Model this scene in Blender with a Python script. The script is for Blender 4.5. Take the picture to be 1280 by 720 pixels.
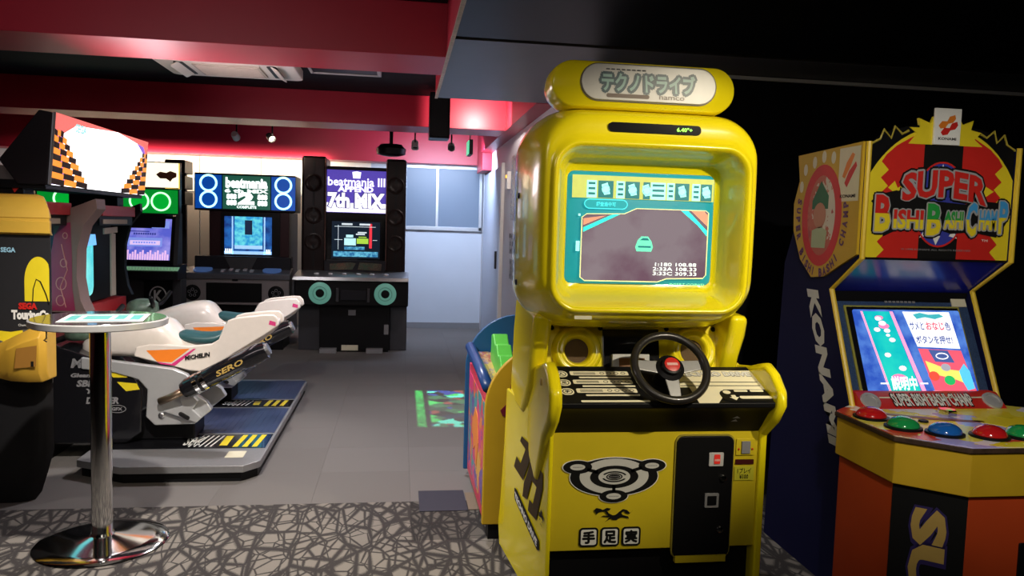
import bpy, bmesh, math, random
from mathutils import Vector, Matrix, Quaternion
random.seed(7)
PI = math.pi
C = bpy.context.scene.collection
for o in list(bpy.data.objects): bpy.data.objects.remove(o)
# ------------------------------------------------------------------ camera
CAM_H = 1.42
F, PITCH, ROLL, YAW = 972.0, 0.0769, 0.0293, 0.1444
fwd = Vector((math.sin(YAW)*math.cos(PITCH), math.cos(YAW)*math.cos(PITCH), -math.sin(PITCH)))
rt = Vector((math.cos(YAW), -math.sin(YAW), 0)); up = rt.cross(fwd)
r2 = rt*math.cos(ROLL)+up*math.sin(ROLL); u2 = up*math.cos(ROLL)-rt*math.sin(ROLL)
cd = bpy.data.cameras.new('camera'); cam = bpy.data.objects.new('camera', cd); C.objects.link(cam)
cam.matrix_world = Matrix(((r2.x,u2.x,-fwd.x,0),(r2.y,u2.y,-fwd.y,0),(r2.z,u2.z,-fwd.z,CAM_H),(0,0,0,1)))
cd.sensor_width = 36; cd.lens = 36*F/1280; cd.clip_start = .05; cd.clip_end = 100
bpy.context.scene.camera = cam
# ------------------------------------------------------------------ world and exposure
w = bpy.data.worlds.new('world'); bpy.context.scene.world = w; w.use_nodes = True
bg = w.node_tree.nodes['Background']; bg.inputs[0].default_value = (.5,.55,.7,1); bg.inputs[1].default_value = .012
vs = bpy.context.scene.view_settings
vs.view_transform = 'Standard'; vs.look = 'None'; vs.exposure = 0; vs.gamma = 1; vs.use_curve_mapping = False
# ------------------------------------------------------------------ lights of the room, with added fills
def spot(loc, to, power, col=(1,.9,.78), angle=70, blend=.5, size=.04):
    l = bpy.data.lights.new('spot', 'SPOT'); l.energy = power; l.color = col; l.spot_size = math.radians(angle); l.spot_blend = blend; l.shadow_soft_size = size
    o = bpy.data.objects.new('spot', l); C.objects.link(o); o.location = loc
    o.rotation_euler = (Vector(to)-Vector(loc)).to_track_quat('-Z','Y').to_euler(); return o
def area(loc, to, power, col, sx, sy):
    l = bpy.data.lights.new('area', 'AREA'); l.energy = power; l.color = col; l.shape = 'RECTANGLE'; l.size = sx; l.size_y = sy
    o = bpy.data.objects.new('area', l); C.objects.link(o); o.location = loc
    o.rotation_euler = (Vector(to)-Vector(loc)).to_track_quat('-Z','Y').to_euler(); return o
spot((-.78,2.75,2.33), (-.85,3.9,0), 300, (1,.92,.84), 106, .9, .03)          # over the bar table
spot((1.7,.85,2.34), (.9,2.6,1.28), 240, (1,.88,.66), 42, .6, .03)            # over the yellow machine
spot((.95,.6,2.34), (2.05,2.7,1.1), 160, (1,.93,.82), 46, .7, .03)           # over the button machine
area((.2,-.6,2.34), (.9,2.9,1.6), 13, (1,.92,.80), 1.6, .5)                   # ceiling lamps behind the photographer
area((-1.5,1.9,2.34), (-1.2,4.4,2.1), 9, (1,.85,.85), 1.4, .4)  # added fill that brightens the red beam fronts
spot((-.1,5.1,2.33), (-.1,5.0,0), 150, (.98,.94,1), 140, .8, .08)           # mid floor
spot((-.5,6.6,2.5), (-1.2,5.2,.6), 90, (1,.95,.9), 60, .7, .05)            # bikes
spot((.72,7.0,2.46), (.8,7.9,2.35), 42, (1,.86,.8), 150, .6, .05)         # red beams at the right
spot((-1.2,6.9,2.33), (-1.5,8.9,.7), 34, (1,.95,.95), 60, .7, .05)          # added fill on the rear machines
area((.55,9.3,2.3), (.6,10.8,.9), 52, (.62,.75,1), .9, .3)                 # cool light on the rear wall
area((-2.75,10.36,2.2), (-2.75,10.8,2.02), 34, (1,.88,.72), 3.6, .06)          # strip light washing the cream panels
spot((-1.34,8.4,2.25), (-.9,10.6,2.3), 28, (1,.8,.6), 70, .9, .05)
area((-1.6,5.2,1.85), (.3,5.2,2.9), 15, (1,.8,.85), 1.4, .35)                  # added fill beside the big lit sign, lifts the beam undersides
# ------------------------------------------------------------------ materials
MATS = {}
def mat(name, col, rough=.5, metal=0, noise=.06, scale=30, coat=0, emit=0, bump=0, ecol=None):
    if name in MATS: return MATS[name]
    m = bpy.data.materials.new(name); m.use_nodes = True; nt = m.node_tree; b = nt.nodes['Principled BSDF']
    tc = nt.nodes.new('ShaderNodeNewGeometry'); nz = nt.nodes.new('ShaderNodeTexNoise'); nz.inputs['Scale'].default_value = scale; nz.inputs['Detail'].default_value = 4
    nt.links.new(tc.outputs['Position'], nz.inputs['Vector'])
    mx = nt.nodes.new('ShaderNodeMix'); mx.data_type = 'RGBA'
    mx.inputs[6].default_value = (*[c*(1-noise) for c in col],1); mx.inputs[7].default_value = (*[min(1,c*(1+noise)) for c in col],1)
    nt.links.new(nz.outputs['Fac'], mx.inputs[0]); nt.links.new(mx.outputs[2], b.inputs['Base Color'])
    b.inputs['Roughness'].default_value = rough; b.inputs['Metallic'].default_value = metal; b.inputs['Coat Weight'].default_value = coat
    if max(col) < .07 and not metal and not coat: b.inputs['Specular IOR Level'].default_value = .16
    if emit:
        if ecol is None: nt.links.new(mx.outputs[2], b.inputs['Emission Color'])
        else: b.inputs['Emission Color'].default_value = (*ecol,1)
        b.inputs['Emission Strength'].default_value = emit
    if bump:
        bp = nt.nodes.new('ShaderNodeBump'); bp.inputs['Strength'].default_value = bump; bp.inputs['Distance'].default_value = .003
        nt.links.new(nz.outputs['Fac'], bp.inputs['Height']); nt.links.new(bp.outputs[0], b.inputs['Normal'])
    MATS[name] = m; return m
def glow(name, col, s=1.0, noise=.08, scale=40): return mat(name, col, .4, 0, noise, scale, emit=s)
def screen_mat(name, c1, c2, s, scale=12):
    """a lit screen picture: two colours mixed by noise"""
    if name in MATS: return MATS[name]
    m = bpy.data.materials.new(name); m.use_nodes = True; nt = m.node_tree; b = nt.nodes['Principled BSDF']
    g = nt.nodes.new('ShaderNodeNewGeometry'); nz = nt.nodes.new('ShaderNodeTexNoise'); nz.inputs['Scale'].default_value = scale; nz.inputs['Detail'].default_value = 6
    cr = nt.nodes.new('ShaderNodeValToRGB'); cr.color_ramp.elements[0].position = .38; cr.color_ramp.elements[1].position = .62
    cr.color_ramp.elements[0].color = (*c1,1); cr.color_ramp.elements[1].color = (*c2,1)
    nt.links.new(g.outputs['Position'], nz.inputs['Vector']); nt.links.new(nz.outputs['Fac'], cr.inputs[0]); nt.links.new(cr.outputs[0], b.inputs['Emission Color'])
    b.inputs['Base Color'].default_value = (.01,.01,.01,1); b.inputs['Emission Strength'].default_value = s; b.inputs['Roughness'].default_value = .15
    MATS[name] = m; return m
def art_mat(name, cols, scale=8, rough=.35):
    """printed artwork: patches of several inks"""
    if name in MATS: return MATS[name]
    m = bpy.data.materials.new(name); m.use_nodes = True; nt = m.node_tree; b = nt.nodes['Principled BSDF']
    g = nt.nodes.new('ShaderNodeNewGeometry'); v = nt.nodes.new('ShaderNodeTexVoronoi'); v.inputs['Scale'].default_value = scale
    nz = nt.nodes.new('ShaderNodeTexNoise'); nz.inputs['Scale'].default_value = scale*.8; ad = nt.nodes.new('ShaderNodeVectorMath'); ad.operation = 'MULTIPLY_ADD'
    ad.inputs[1].default_value = (.25,.25,.25); nt.links.new(nz.outputs['Color'], ad.inputs[0]); nt.links.new(g.outputs['Position'], ad.inputs[2]); nt.links.new(ad.outputs[0], v.inputs['Vector'])
    s = nt.nodes.new('ShaderNodeSeparateColor'); nt.links.new(v.outputs['Color'], s.inputs[0])
    cr = nt.nodes.new('ShaderNodeValToRGB'); cr.color_ramp.interpolation = 'CONSTANT'; e = cr.color_ramp.elements
    while len(e) < len(cols): e.new(.5)
    for i, c in enumerate(cols): e[i].position = i/len(cols); e[i].color = (*c,1)
    nt.links.new(s.outputs[0], cr.inputs[0]); nt.links.new(cr.outputs[0], b.inputs['Base Color']); b.inputs['Roughness'].default_value = rough
    MATS[name] = m; return m
YEL = mat('moulded yellow', (.86,.72,.008), .22, 0, .04, 6, coat=.4)
YELP = mat('painted yellow', (.60,.47,.015), .4, 0, .05, 20)
YELD = mat('amber yellow', (.54,.34,.015), .45, 0, .1, 9)
BLK = mat('black paint', (.006,.006,.007), .4)
GLOSS = mat('gloss black', (.008,.008,.010), .12, coat=.3)
RUB = mat('black rubber', (.012,.012,.012), .6)
INK = mat('black ink', (.008,.008,.008), .5)
DGREY = mat('dark grey', (.05,.05,.055), .5)
CHAR = mat('charcoal', (.014,.014,.018), .45)
GREY = mat('mid grey', (.22,.22,.23), .5)
LGREY = mat('light grey', (.5,.5,.5), .5)
WHITE = mat('white print', (.78,.78,.74), .45)
CREAM = mat('cream print', (.66,.62,.46), .45)
CHROME = mat('chrome', (.75,.75,.74), .1, 1, .03)
STEEL = mat('brushed steel', (.42,.42,.43), .38, 1, .08, 60)
SILV = mat('silver paint', (.50,.51,.52), .32, .4)
NAVY = mat('navy laminate', (.004,.0045,.035), .65)
BLUE = mat('blue panel', (.012,.02,.22), .35)
RED = mat('red ink', (.55,.02,.015), .4)
REDD = mat('dark red panel', (.32,.015,.02), .4)
ORG = mat('orange panel', (.50,.06,.012), .45, 0, .1, 8)
GRN = mat('green ink', (.02,.30,.05), .4)
SKY = mat('sky blue ink', (.05,.30,.62), .4)
YINK = mat('yellow ink', (.75,.60,.02), .4)
PINKINK = mat('magenta ink', (.6,.03,.18), .4)
GOLD = mat('gold ink', (.45,.30,.08), .4)
SILVINK = mat('silver ink', (.45,.45,.46), .35, .3)
# ------------------------------------------------------------------ mesh helpers
class Fr:
    """a drawing frame on a surface: origin, right, up and the outward normal"""
    def __init__(s, O, U=(1,0,0), V=(0,0,1), k=1.0):
        s.O = Vector(O); s.U = Vector(U).normalized()*k; s.V = Vector(V).normalized()*k; s.N = s.U.cross(s.V)/k
    def p(s, u, v, d=0): return s.O+s.U*u+s.V*v+s.N*d
def front(x, y, z): return Fr((x,y,z))
def left(x, y, z): return Fr((x,y,z), (0,-1,0))
def right(x, y, z): return Fr((x,y,z), (0,1,0))
def top(x, y, z): return Fr((x,y,z), (1,0,0), (0,1,0))
def rrect(cx, cy, w, h, r, n=5):
    out = []
    for (sx,sy,a0) in ((1,1,0),(-1,1,PI/2),(-1,-1,PI),(1,-1,1.5*PI)):
        for k in range(n+1):
            a = a0+k*PI/2/n; out.append((cx+sx*(w/2-r)+r*math.cos(a), cy+sy*(h/2-r)+r*math.sin(a)))
    return out
def ell(cx, cy, rx, ry, n=32, a0=0, a1=2*PI): 
    m = n if abs(a1-a0-2*PI) < 1e-6 else n+1
    return [(cx+rx*math.cos(a0+(a1-a0)*k/n), cy+ry*math.sin(a0+(a1-a0)*k/n)) for k in range(m)]
def rect(a, b, c, d): return [(a,b),(c,b),(c,d),(a,d)]
ORG_ = {}
class M:
    def __init__(s): s.v = []; s.f = []
    def poly(s, fr, pts, d=.001):
        n = len(s.v); s.v += [fr.p(a,b,d) for a,b in pts]; s.f.append(tuple(range(n,n+len(pts)))); return s
    def ext(s, fr, pts, d0, d1):
        ar = sum(pts[i][0]*pts[(i+1)%len(pts)][1]-pts[(i+1)%len(pts)][0]*pts[i][1] for i in range(len(pts)))
        if ar < 0: pts = pts[::-1]
        n = len(s.v); k = len(pts); s.v += [fr.p(a,b,d0) for a,b in pts]+[fr.p(a,b,d1) for a,b in pts]
        s.f.append(tuple(range(n+k-1,n-1,-1))); s.f.append(tuple(range(n+k,n+2*k)))
        for i in range(k): j = (i+1)%k; s.f.append((n+i,n+j,n+k+j,n+k+i))
        return s
    def box(s, lo, hi): return s.ext(Fr((0,0,0),(1,0,0),(0,1,0)), rect(lo[0],lo[1],hi[0],hi[1]), lo[2], hi[2])
    def ring(s, fr, cx, cy, rx, ry, tx, ty=None, d0=.0, d1=.002, n=32, a0=0, a1=2*PI):
        ty = tx if ty is None else ty; full = abs(a1-a0-2*PI) < 1e-6
        A = ell(cx,cy,rx,ry,n,a0,a1); B = ell(cx,cy,rx-tx,ry-ty,n,a0,a1); k = len(A); q = len(s.v)
        for d in (d0,d1): s.v += [fr.p(a,b,d) for a,b in A]+[fr.p(a,b,d) for a,b in B]
        for i in range(k if full else k-1):
            j = (i+1)%k
            s.f += [(q+2*k+i,q+2*k+j,q+3*k+j,q+3*k+i),(q+i,q+j,q+2*k+j,q+2*k+i),(q+k+j,q+k+i,q+3*k+i,q+3*k+j),(q+j,q+i,q+k+i,q+k+j)]
        if not full: s.f += [(q,q+2*k,q+3*k,q+k),(q+k-1,q+2*k-1,q+4*k-1,q+3*k-1)]
        return s
    def lathe(s, fr, prof, n=32, cap=True):
        """prof: (radius, height along the normal)"""
        q = len(s.v)
        for r,h in prof: s.v += [fr.p(r*math.cos(2*PI*k/n), r*math.sin(2*PI*k/n), h) for k in range(n)]
        for i in range(len(prof)-1):
            for k in range(n): j = (k+1)%n; s.f.append((q+i*n+k,q+i*n+j,q+(i+1)*n+j,q+(i+1)*n+k))
        if cap: s.f.append(tuple(range(q+n-1,q-1,-1))); m = q+(len(prof)-1)*n; s.f.append(tuple(range(m,m+n)))
        return s
    def loops(s, rings, cap0=True, cap1=True):
        q = len(s.v); n = len(rings[0])
        for r in rings: s.v += [Vector(p) for p in r]
        for i in range(len(rings)-1):
            for k in range(n): j = (k+1)%n; s.f.append((q+i*n+k,q+i*n+j,q+(i+1)*n+j,q+(i+1)*n+k))
        if cap0: s.f.append(tuple(range(q+n-1,q-1,-1)))
        if cap1: m = q+(len(rings)-1)*n; s.f.append(tuple(range(m,m+n)))
        return s
    def tube(s, pts, r, n=10, closed=False, flat=1.0):
        P = [Vector(p) for p in pts]; rs = r if isinstance(r,(list,tuple)) else [r]*len(P); rings = []
        t0 = None
        for i,p in enumerate(P):
            if closed: t = (P[(i+1)%len(P)]-P[i-1]).normalized()
            else: t = (P[min(i+1,len(P)-1)]-P[max(i-1,0)]).normalized()
            if t0 is None: a = t.orthogonal().normalized()
            else: a = (a-t*a.dot(t)).normalized()
            t0 = t; b = t.cross(a)
            rings.append([p+a*rs[i]*math.cos(2*PI*k/n)+b*rs[i]*flat*math.sin(2*PI*k/n) for k in range(n)])
        if closed: rings.append(rings[0])
        return s.loops(rings, not closed, not closed)
    def torus(s, fr, R, r, n=40, m=12):
        q = len(s.v)
        for i in range(n):
            a = 2*PI*i/n
            for k in range(m):
                b = 2*PI*k/m; rr = R+r*math.cos(b); s.v.append(fr.p(rr*math.cos(a), rr*math.sin(a), r*math.sin(b)))
        for i in range(n):
            for k in range(m): s.f.append((q+i*m+k, q+((i+1)%n)*m+k, q+((i+1)%n)*m+(k+1)%m, q+i*m+(k+1)%m))
        return s
    def build(s, name, m, parent=None, smooth=False, bevel=0, origin=None, sub=0, label=None):
        o0 = Vector(origin) if origin else (ORG_.get(parent.name, Vector((0,0,0))) if parent else Vector((0,0,0)))
        me = bpy.data.meshes.new(name); me.from_pydata([tuple(v-o0) for v in s.v], [], s.f); me.materials.append(m)
        b = bmesh.new(); b.from_mesh(me)
        bmesh.ops.remove_doubles(b, verts=b.verts, dist=1e-6)
        if len(s.f) > 1: bmesh.ops.recalc_face_normals(b, faces=b.faces)
        b.to_mesh(me); b.free()
        o = bpy.data.objects.new(name, me); C.objects.link(o); ORG_[o.name] = o0
        if parent: o.parent = parent
        elif origin: o.location = o0
        if smooth:
            me.shade_smooth()
            if smooth != 2: me.set_sharp_from_angle(angle=math.radians(38))
        if bevel:
            md = o.modifiers.new('bevel','BEVEL'); md.width = bevel; md.segments = 3 if bevel > .008 else 2; md.limit_method = 'ANGLE'; md.angle_limit = math.radians(40)
            me.shade_smooth(); me.set_sharp_from_angle(angle=math.radians(60))
            md.harden_normals = True
        if sub:
            md = o.modifiers.new('subdivision','SUBSURF'); md.levels = sub; md.render_levels = sub
        if label: o['label'] = label
        if name not in ('lettering',) and len(me.vertices) < 20000:
            par = list(range(len(me.vertices)))
            def fd(i):
                while par[i] != i: par[i] = par[par[i]]; i = par[i]
                return i
            for e in me.edges: par[fd(e.vertices[0])] = fd(e.vertices[1])
            if len({fd(i) for i in range(len(par))}) >= 4: o['kind'] = 'stuff'
        return o
def thing(name, loc, label, cat, group=None):
    o = bpy.data.objects.new(name, None); C.objects.link(o); o.location = loc; o.empty_display_size = .1
    ORG_[o.name] = Vector(loc); o['label'] = label; o['category'] = cat
    if group: o['group'] = group
    return o
def tag(o, label, cat, group=None):
    o['label'] = label; o['category'] = cat
    if group: o['group'] = group
    return o
def struct(o): o['kind'] = 'structure'; return o
def dup(root, d, label):
    r = root.copy(); C.objects.link(r); r.location = root.location+Vector(d); r['label'] = label
    for ch in list(root.children):
        c = ch.copy(); C.objects.link(c); c.parent = r
        for g in ch.children: e = g.copy(); C.objects.link(e); e.parent = c
    return r
def fit_text(txt, fr, box, bold=.0, space=1.0, shear=0, d=.0012, rot=0, into=None):
    """lettering as flat mesh, stretched into box (u0,v0,u1,v1) of the frame; rot in quarter turns"""
    cu = bpy.data.curves.new('t','FONT'); cu.body = txt; cu.size = 1; cu.resolution_u = 2; cu.offset = bold; cu.space_character = space; cu.shear = shear
    cu.space_line = .95; cu.align_x = 'CENTER' if '\n' in txt else 'LEFT'
    ob = bpy.data.objects.new('t', cu); C.objects.link(ob); dg = bpy.context.evaluated_depsgraph_get(); me = ob.evaluated_get(dg).to_mesh()
    V = [v.co.copy() for v in me.vertices]; Fc = [tuple(p.vertices) for p in me.polygons]; ob.evaluated_get(dg).to_mesh_clear()
    bpy.data.objects.remove(ob); bpy.data.curves.remove(cu)
    m = into or M()
    if not V: return m
    x0 = min(v.x for v in V); x1 = max(v.x for v in V); y0 = min(v.y for v in V); y1 = max(v.y for v in V)
    q = len(m.v); u0,v0,u1,v1 = box
    for v in V:
        a = (v.x-x0)/max(1e-6,x1-x0); b = (v.y-y0)/max(1e-6,y1-y0)
        if rot == 1: a, b = 1-b, a          # reads upwards
        if rot == -1: a, b = b, 1-a         # reads downwards
        m.v.append(fr.p(u0+(u1-u0)*a, v0+(v1-v0)*b, d))
    m.f += [tuple(q+i for i in f) for f in Fc]
    return m
def text(name, txt, fr, box, m, parent, bold=.0, d=.0012, rot=0, shear=0, label=None):
    return fit_text(txt, fr, box, bold, d=d, rot=rot, shear=shear).build(name, m, parent, label=label)
def outline(txt, fr, box, m, parent, t, d, bold=.02, bend=None, **k):
    """a thick rim behind lettering: the same word set eight times around itself"""
    g = M()
    for q in range(8):
        a = 2*PI*q/8; du, dv = t*math.cos(a), t*math.sin(a)
        fit_text(txt, fr, (box[0]+du,box[1]+dv,box[2]+du,box[3]+dv), bold, d=d+.00003*q, into=g, **k)
    if bend: bend(g)
    return g.build('lettering', m, parent)
def flat(name, fr, polys, m, parent, d=.001, label=None):
    if len(polys) <= 6:
        for p in polys: o = M().poly(fr, p, d).build(name, m, parent, label=label)
        return o
    g = M()
    for p in polys: g.poly(fr, p, d)
    o = g.build(name, m, parent, label=label); o['kind'] = 'stuff'; return o
def stuff(o): o['kind'] = 'stuff'; return o
def zig(x, z0, z1, n, a):
    return [(x+(a if k%2 else 0), z0+(z1-z0)*k/n) for k in range(n+1)]

# ================================================================== THE ROOM
CARPET_Y = 3.94
def carpet_mats(name='patterned carpet', k=1.0):
    m = bpy.data.materials.new(name); m.use_nodes = True; nt = m.node_tree; b = nt.nodes['Principled BSDF']; N = nt.nodes.new
    g = N('ShaderNodeNewGeometry'); prev = None
    def mn(x):
        nonlocal prev
        if prev is not None:
            q = N('ShaderNodeMath'); q.operation = 'MINIMUM'; nt.links.new(prev, q.inputs[0]); nt.links.new(x, q.inputs[1]); x = q.outputs[0]
        prev = x
    for sc, th, off, ky in ((8.5,.095,0,.42),(9.5,.085,3.1,.38),(8.0,.09,1.75,.45),(12,.07,.8,.8)):
        mp = N('ShaderNodeMapping'); mp.inputs['Location'].default_value = (off,off*.7,0); mp.inputs['Rotation'].default_value = (0,0,off); mp.inputs['Scale'].default_value = (1,ky,1)
        v = N('ShaderNodeTexVoronoi'); v.feature = 'DISTANCE_TO_EDGE'; v.inputs['Scale'].default_value = sc; v.voronoi_dimensions = '2D'
        nt.links.new(g.outputs['Position'], mp.inputs[0]); nt.links.new(mp.outputs[0], v.inputs['Vector'])
        n2 = N('ShaderNodeTexNoise'); n2.inputs['Scale'].default_value = 3; nt.links.new(mp.outputs[0], n2.inputs['Vector'])
        w2 = N('ShaderNodeMapRange'); w2.inputs['From Min'].default_value = .35; w2.inputs['From Max'].default_value = .65; w2.inputs['To Min'].default_value = th*.35; w2.inputs['To Max'].default_value = th*1.7; nt.links.new(n2.outputs['Fac'], w2.inputs[0])
        c = N('ShaderNodeMath'); c.operation = 'DIVIDE'; nt.links.new(v.outputs['Distance'], c.inputs[0]); nt.links.new(w2.outputs[0], c.inputs[1]); mn(c.outputs[0])
    nz = N('ShaderNodeTexNoise'); nz.inputs['Scale'].default_value = 220; nt.links.new(g.outputs['Position'], nz.inputs['Vector'])
    ad = N('ShaderNodeMath'); ad.operation = 'MULTIPLY_ADD'; ad.inputs[1].default_value = 1.0; nt.links.new(nz.outputs['Fac'], ad.inputs[0]); nt.links.new(prev, ad.inputs[2])
    mr = N('ShaderNodeMapRange'); mr.inputs['From Min'].default_value = .9; mr.inputs['From Max'].default_value = 1.7; nt.links.new(ad.outputs[0], mr.inputs[0])
    cr = N('ShaderNodeValToRGB'); e = cr.color_ramp.elements; nt.links.new(mr.outputs[0], cr.inputs[0])
    e[0].color = (.026*k,.022*k,.021*k,1); e[1].color = (.18*k,.163*k,.14*k,1)
    nt.links.new(cr.outputs[0], b.inputs['Base Color']); b.inputs['Roughness'].default_value = .95
    bp = N('ShaderNodeBump'); bp.inputs['Strength'].default_value = .4; bp.inputs['Distance'].default_value = .004; nt.links.new(nz.outputs['Fac'], bp.inputs['Height']); nt.links.new(bp.outputs[0], b.inputs['Normal'])
    return m
PATD = carpet_mats('patterned carpet, soiled', .5)  # same pattern in darker tones, used for a single tile
PATC = carpet_mats()
GRC = [mat('plain carpet %s' % s, c, .95, 0, .22, 260, bump=.4) for s, c in (('a',(.135,.125,.118)),('b',(.130,.120,.113)),('c',(.140,.130,.123)))]
floor = struct(M().box((-5.2,-2.6,-.12),(5.2,10.95,-.006)).build('floor', mat('floor slab', (.03,.03,.03), .9)))
def tile_mesh(m, name):
    g = M().box((0,0,-.006),(.4992,.4992,0)); o = g.build('carpet_tile', m, floor); return o
protos = {}
def tile(ix, y0, m, x0=.077):
    if m.name not in protos:
        o = tile_mesh(m, ''); protos[m.name] = o
    else: o = protos[m.name].copy(); C.objects.link(o)
    o.location = (x0+.5*ix, y0, 0); return o
for ix in range(-9,9):
    for k in range(1,5):
        if CARPET_Y-.5*k > 1.9: tile(ix, CARPET_Y-.5*k, PATD if (ix,k)==(0,1) else PATC)
for ix in range(-7,3):
    for k in range(0,14): tile(ix, CARPET_Y+.5*k, GRC[random.randrange(3)])
M().box((.12,3.79,.001),(.36,4.09,.004)).build('floor_patch', mat('blue grey patch', (.040,.040,.055), .8), floor)
M().box((.365,3.80,.001),(.42,4.05,.004)).build('floor_patch', mat('tan patch', (.16,.12,.08), .8), floor)
CEIL = mat('black ceiling', (.009,.010,.014), .7, 0, .5, 3)
BEAM = mat('red painted beam', (.42,.012,.035), .42, 0, .06, 6, bump=.05)
struct(M().box((-5.2,-2.6,2.64),(5.2,10.95,2.75)).build('ceiling', CEIL))
WALLB = mat('pale rear wall', (.52,.56,.62), .55, 0, .04, 3)
BLKW = mat('black wall', (.006,.006,.008), .5, 0, .3, 5)
wb = struct(M().box((-5.1,10.8,0),(1.2,10.92,2.64)).build('wall_back', WALLB))
struct(M().box((-5.2,-2.5,0),(-5.1,10.92,2.64)).build('wall_left', mat('left wall', (.35,.14,.16), .6)))
wr = struct(M().box((1.12,4.52,0),(1.24,10.8,2.64)).build('wall_right', mat('white side wall', (.62,.60,.64), .5, 0, .03, 3)))
struct(M().box((1.12,4.4,0),(5.1,4.52,2.64)).build('wall_machine_side', BLKW))
struct(M().box((5.1,-2.5,0),(5.2,4.52,2.64)).build('wall_far_right', BLKW))
struct(M().box((-5.1,-2.6,0),(5.1,-2.5,2.64)).build('wall_rear', BLKW))
struct(M().box((1.3,4.385,2.325),(5.1,4.4,2.345)).build('trim_1', LGREY))
# ceiling beams
struct(M().box((-5.1,4.39,2.35),(.24,4.92,2.64)).build('ceiling_beam', BEAM, bevel=.004))
struct(M().box((-5.1,7.5,2.35),(1.12,8.0,2.64)).build('ceiling_beam', BEAM, bevel=.004))
struct(M().box((-5.1,10.45,2.24),(1.12,10.8,2.64)).build('ceiling_beam', BEAM, bevel=.004))
struct(M().box((-5.1,.9,2.35),(.24,1.4,2.64)).build('ceiling_beam', BEAM, bevel=.004))
struct(M().box((1.0,9.75,2.13),(1.5,10.45,2.64)).build('ceiling_beam', BEAM, bevel=.004))
struct(M().box((.98,5.77,2.345),(1.14,9.75,2.64)).build('ceiling_beam', BEAM, bevel=.004))
# dropped soffit over the right-hand side, two panels with a groove and a red outer face
SOF = mat('soffit board', (.08,.08,.095), .4, 0, .15, 5)
sof = struct(M().box((.25,-2.5,2.37),(5.1,5.77,2.64)).build('soffit', BLK))
M().box((.25,3.96,2.35),(1.118,5.77,2.37)).build('soffit_panel', SOF, sof)
M().box((1.118,3.96,2.35),(5.1,4.4,2.37)).build('soffit_panel', SOF, sof)
M().box((.25,1.8,2.35),(5.1,3.90,2.37)).build('soffit_panel', BLK, sof)
M().box((.25,-2.5,2.35),(5.1,1.76,2.37)).build('soffit_panel', BLK, sof)
M().box((.235,-2.5,2.35),(.25,5.77,2.64)).build('fascia_board', BEAM, sof)
M().box((.232,-2.5,2.344),(.252,5.775,2.352)).build('edge_strip', mat('pale raw edge', (.5,.42,.36), .7, 0, .4, 40), sof)
# rear wall window: two opaque blue-grey sashes in a steel frame, and the cream panels to the left
ALU = mat('pale aluminium', (.55,.58,.62), .35, .6)
SASH = mat('blue grey sash', (.15,.20,.27), .4, 0, .06, 2)
win = struct(M().box((.05,10.75,1.36),(1.11,10.80,1.41)).box((.05,10.75,2.2),(1.11,10.80,2.24)).box((1.07,10.75,1.36),(1.11,10.8,2.24)).box((.05,10.75,1.41),(.075,10.8,2.2)).build('window_1', ALU, bevel=.003))
M().box((.075,10.76,1.41),(.49,10.79,2.2)).build('pane', SASH, win)
M().box((.50,10.77,1.41),(1.07,10.795,2.2)).build('pane', SASH, win)
M().box((.475,10.745,1.41),(.51,10.79,2.2)).build('window_frame', ALU, win, bevel=.003)
CRM = mat('cream wall panel', (.80,.74,.60), .5, 0, .03, 3)
BEIGESH = mat('shaded beige wall panel', (.30,.24,.18), .6, 0, .06, 3)  # beige lower wall with the signs' shadow mixed into its colour
xs = [-4.9,-4.15,-3.4,-2.62,-1.84,-1.06,-.4]
for a, b in zip(xs, xs[1:]):
    M().box((a+.006,10.775,1.78),(b-.006,10.8,2.24)).build('wall_panel', CRM, wb, bevel=.003)
    M().box((a+.006,10.775,.02),(b-.006,10.8,1.765)).build('wall_panel', BEIGESH, wb, bevel=.003)
struct(M().box((-5.1,10.78,0),(1.12,10.8,.08)).build('baseboard_back', GREY))
# door leaf in the right wall, with handle
dr = struct(M().box((1.09,8.6,.0),(1.118,10.3,2.1)).build('door_1', mat('bluish door', (.42,.46,.55), .45), bevel=.004))
M().box((1.07,8.8,.95),(1.09,8.86,1.15)).build('door_handle', DGREY, dr, bevel=.004)
struct(M().box((1.085,10.3,0),(1.12,10.38,2.13)).build('trim_2', ALU)); struct(M().box((1.085,8.5,0),(1.12,8.6,2.13)).build('trim_3', WHITE))
t = thing('wall_switch', (1.12,8.1,1.9), 'small white switch box with amber lamp high on the white side wall', 'switch')
M().box((1.08,8.0,1.82),(1.119,8.1,2.0)).build('switch_box', WHITE, t, bevel=.004); M().lathe(Fr((1.08,8.05,1.95),(0,1,0),(0,0,-1)),[(.018,0),(.015,.012)],12).build('indicator_lamp', glow('amber lamp',(1,.45,.05),1.5), t)

# air conditioner cassette in the ceiling
t = thing('air_conditioner', (-1.3,6.3,2.64), 'white ceiling cassette air conditioner between the two red beams', 'air conditioner')
ACW = mat('off white plastic', (.90,.84,.74), .4)
g = M(); fr = Fr((-1.3,6.3,2.56),(1,0,0),(0,-1,0))
M().ext(fr, rrect(0,0,1.0,.66,.06), -.08, .0).build('casing', ACW, t, bevel=.01)
M().ext(fr, rect(-.24,-.2,.24,.2), .0, .012).build('grille', mat('grille beige', (.62,.55,.46), .6), t, bevel=.003)
for k in range(9): M().ext(fr, rect(-.22,-.18+.042*k,.22,-.163+.042*k), .012, .018).build('slat', mat('grille slat', (.70,.62,.53), .5), t)
for s in (-1,1):
    M().ext(fr, rrect(s*.33,0,.07,.46,.02), .0, .004).build('air_slot', BLK, t)
    M().ext(Fr(fr.p(s*.35,0,.01),(1*math.cos(.5),0,s*-math.sin(.5)),(0,-1,0)), rrect(0,0,.08,.46,.02), 0, .008).build('louvre', ACW, t, bevel=.002)
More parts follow.
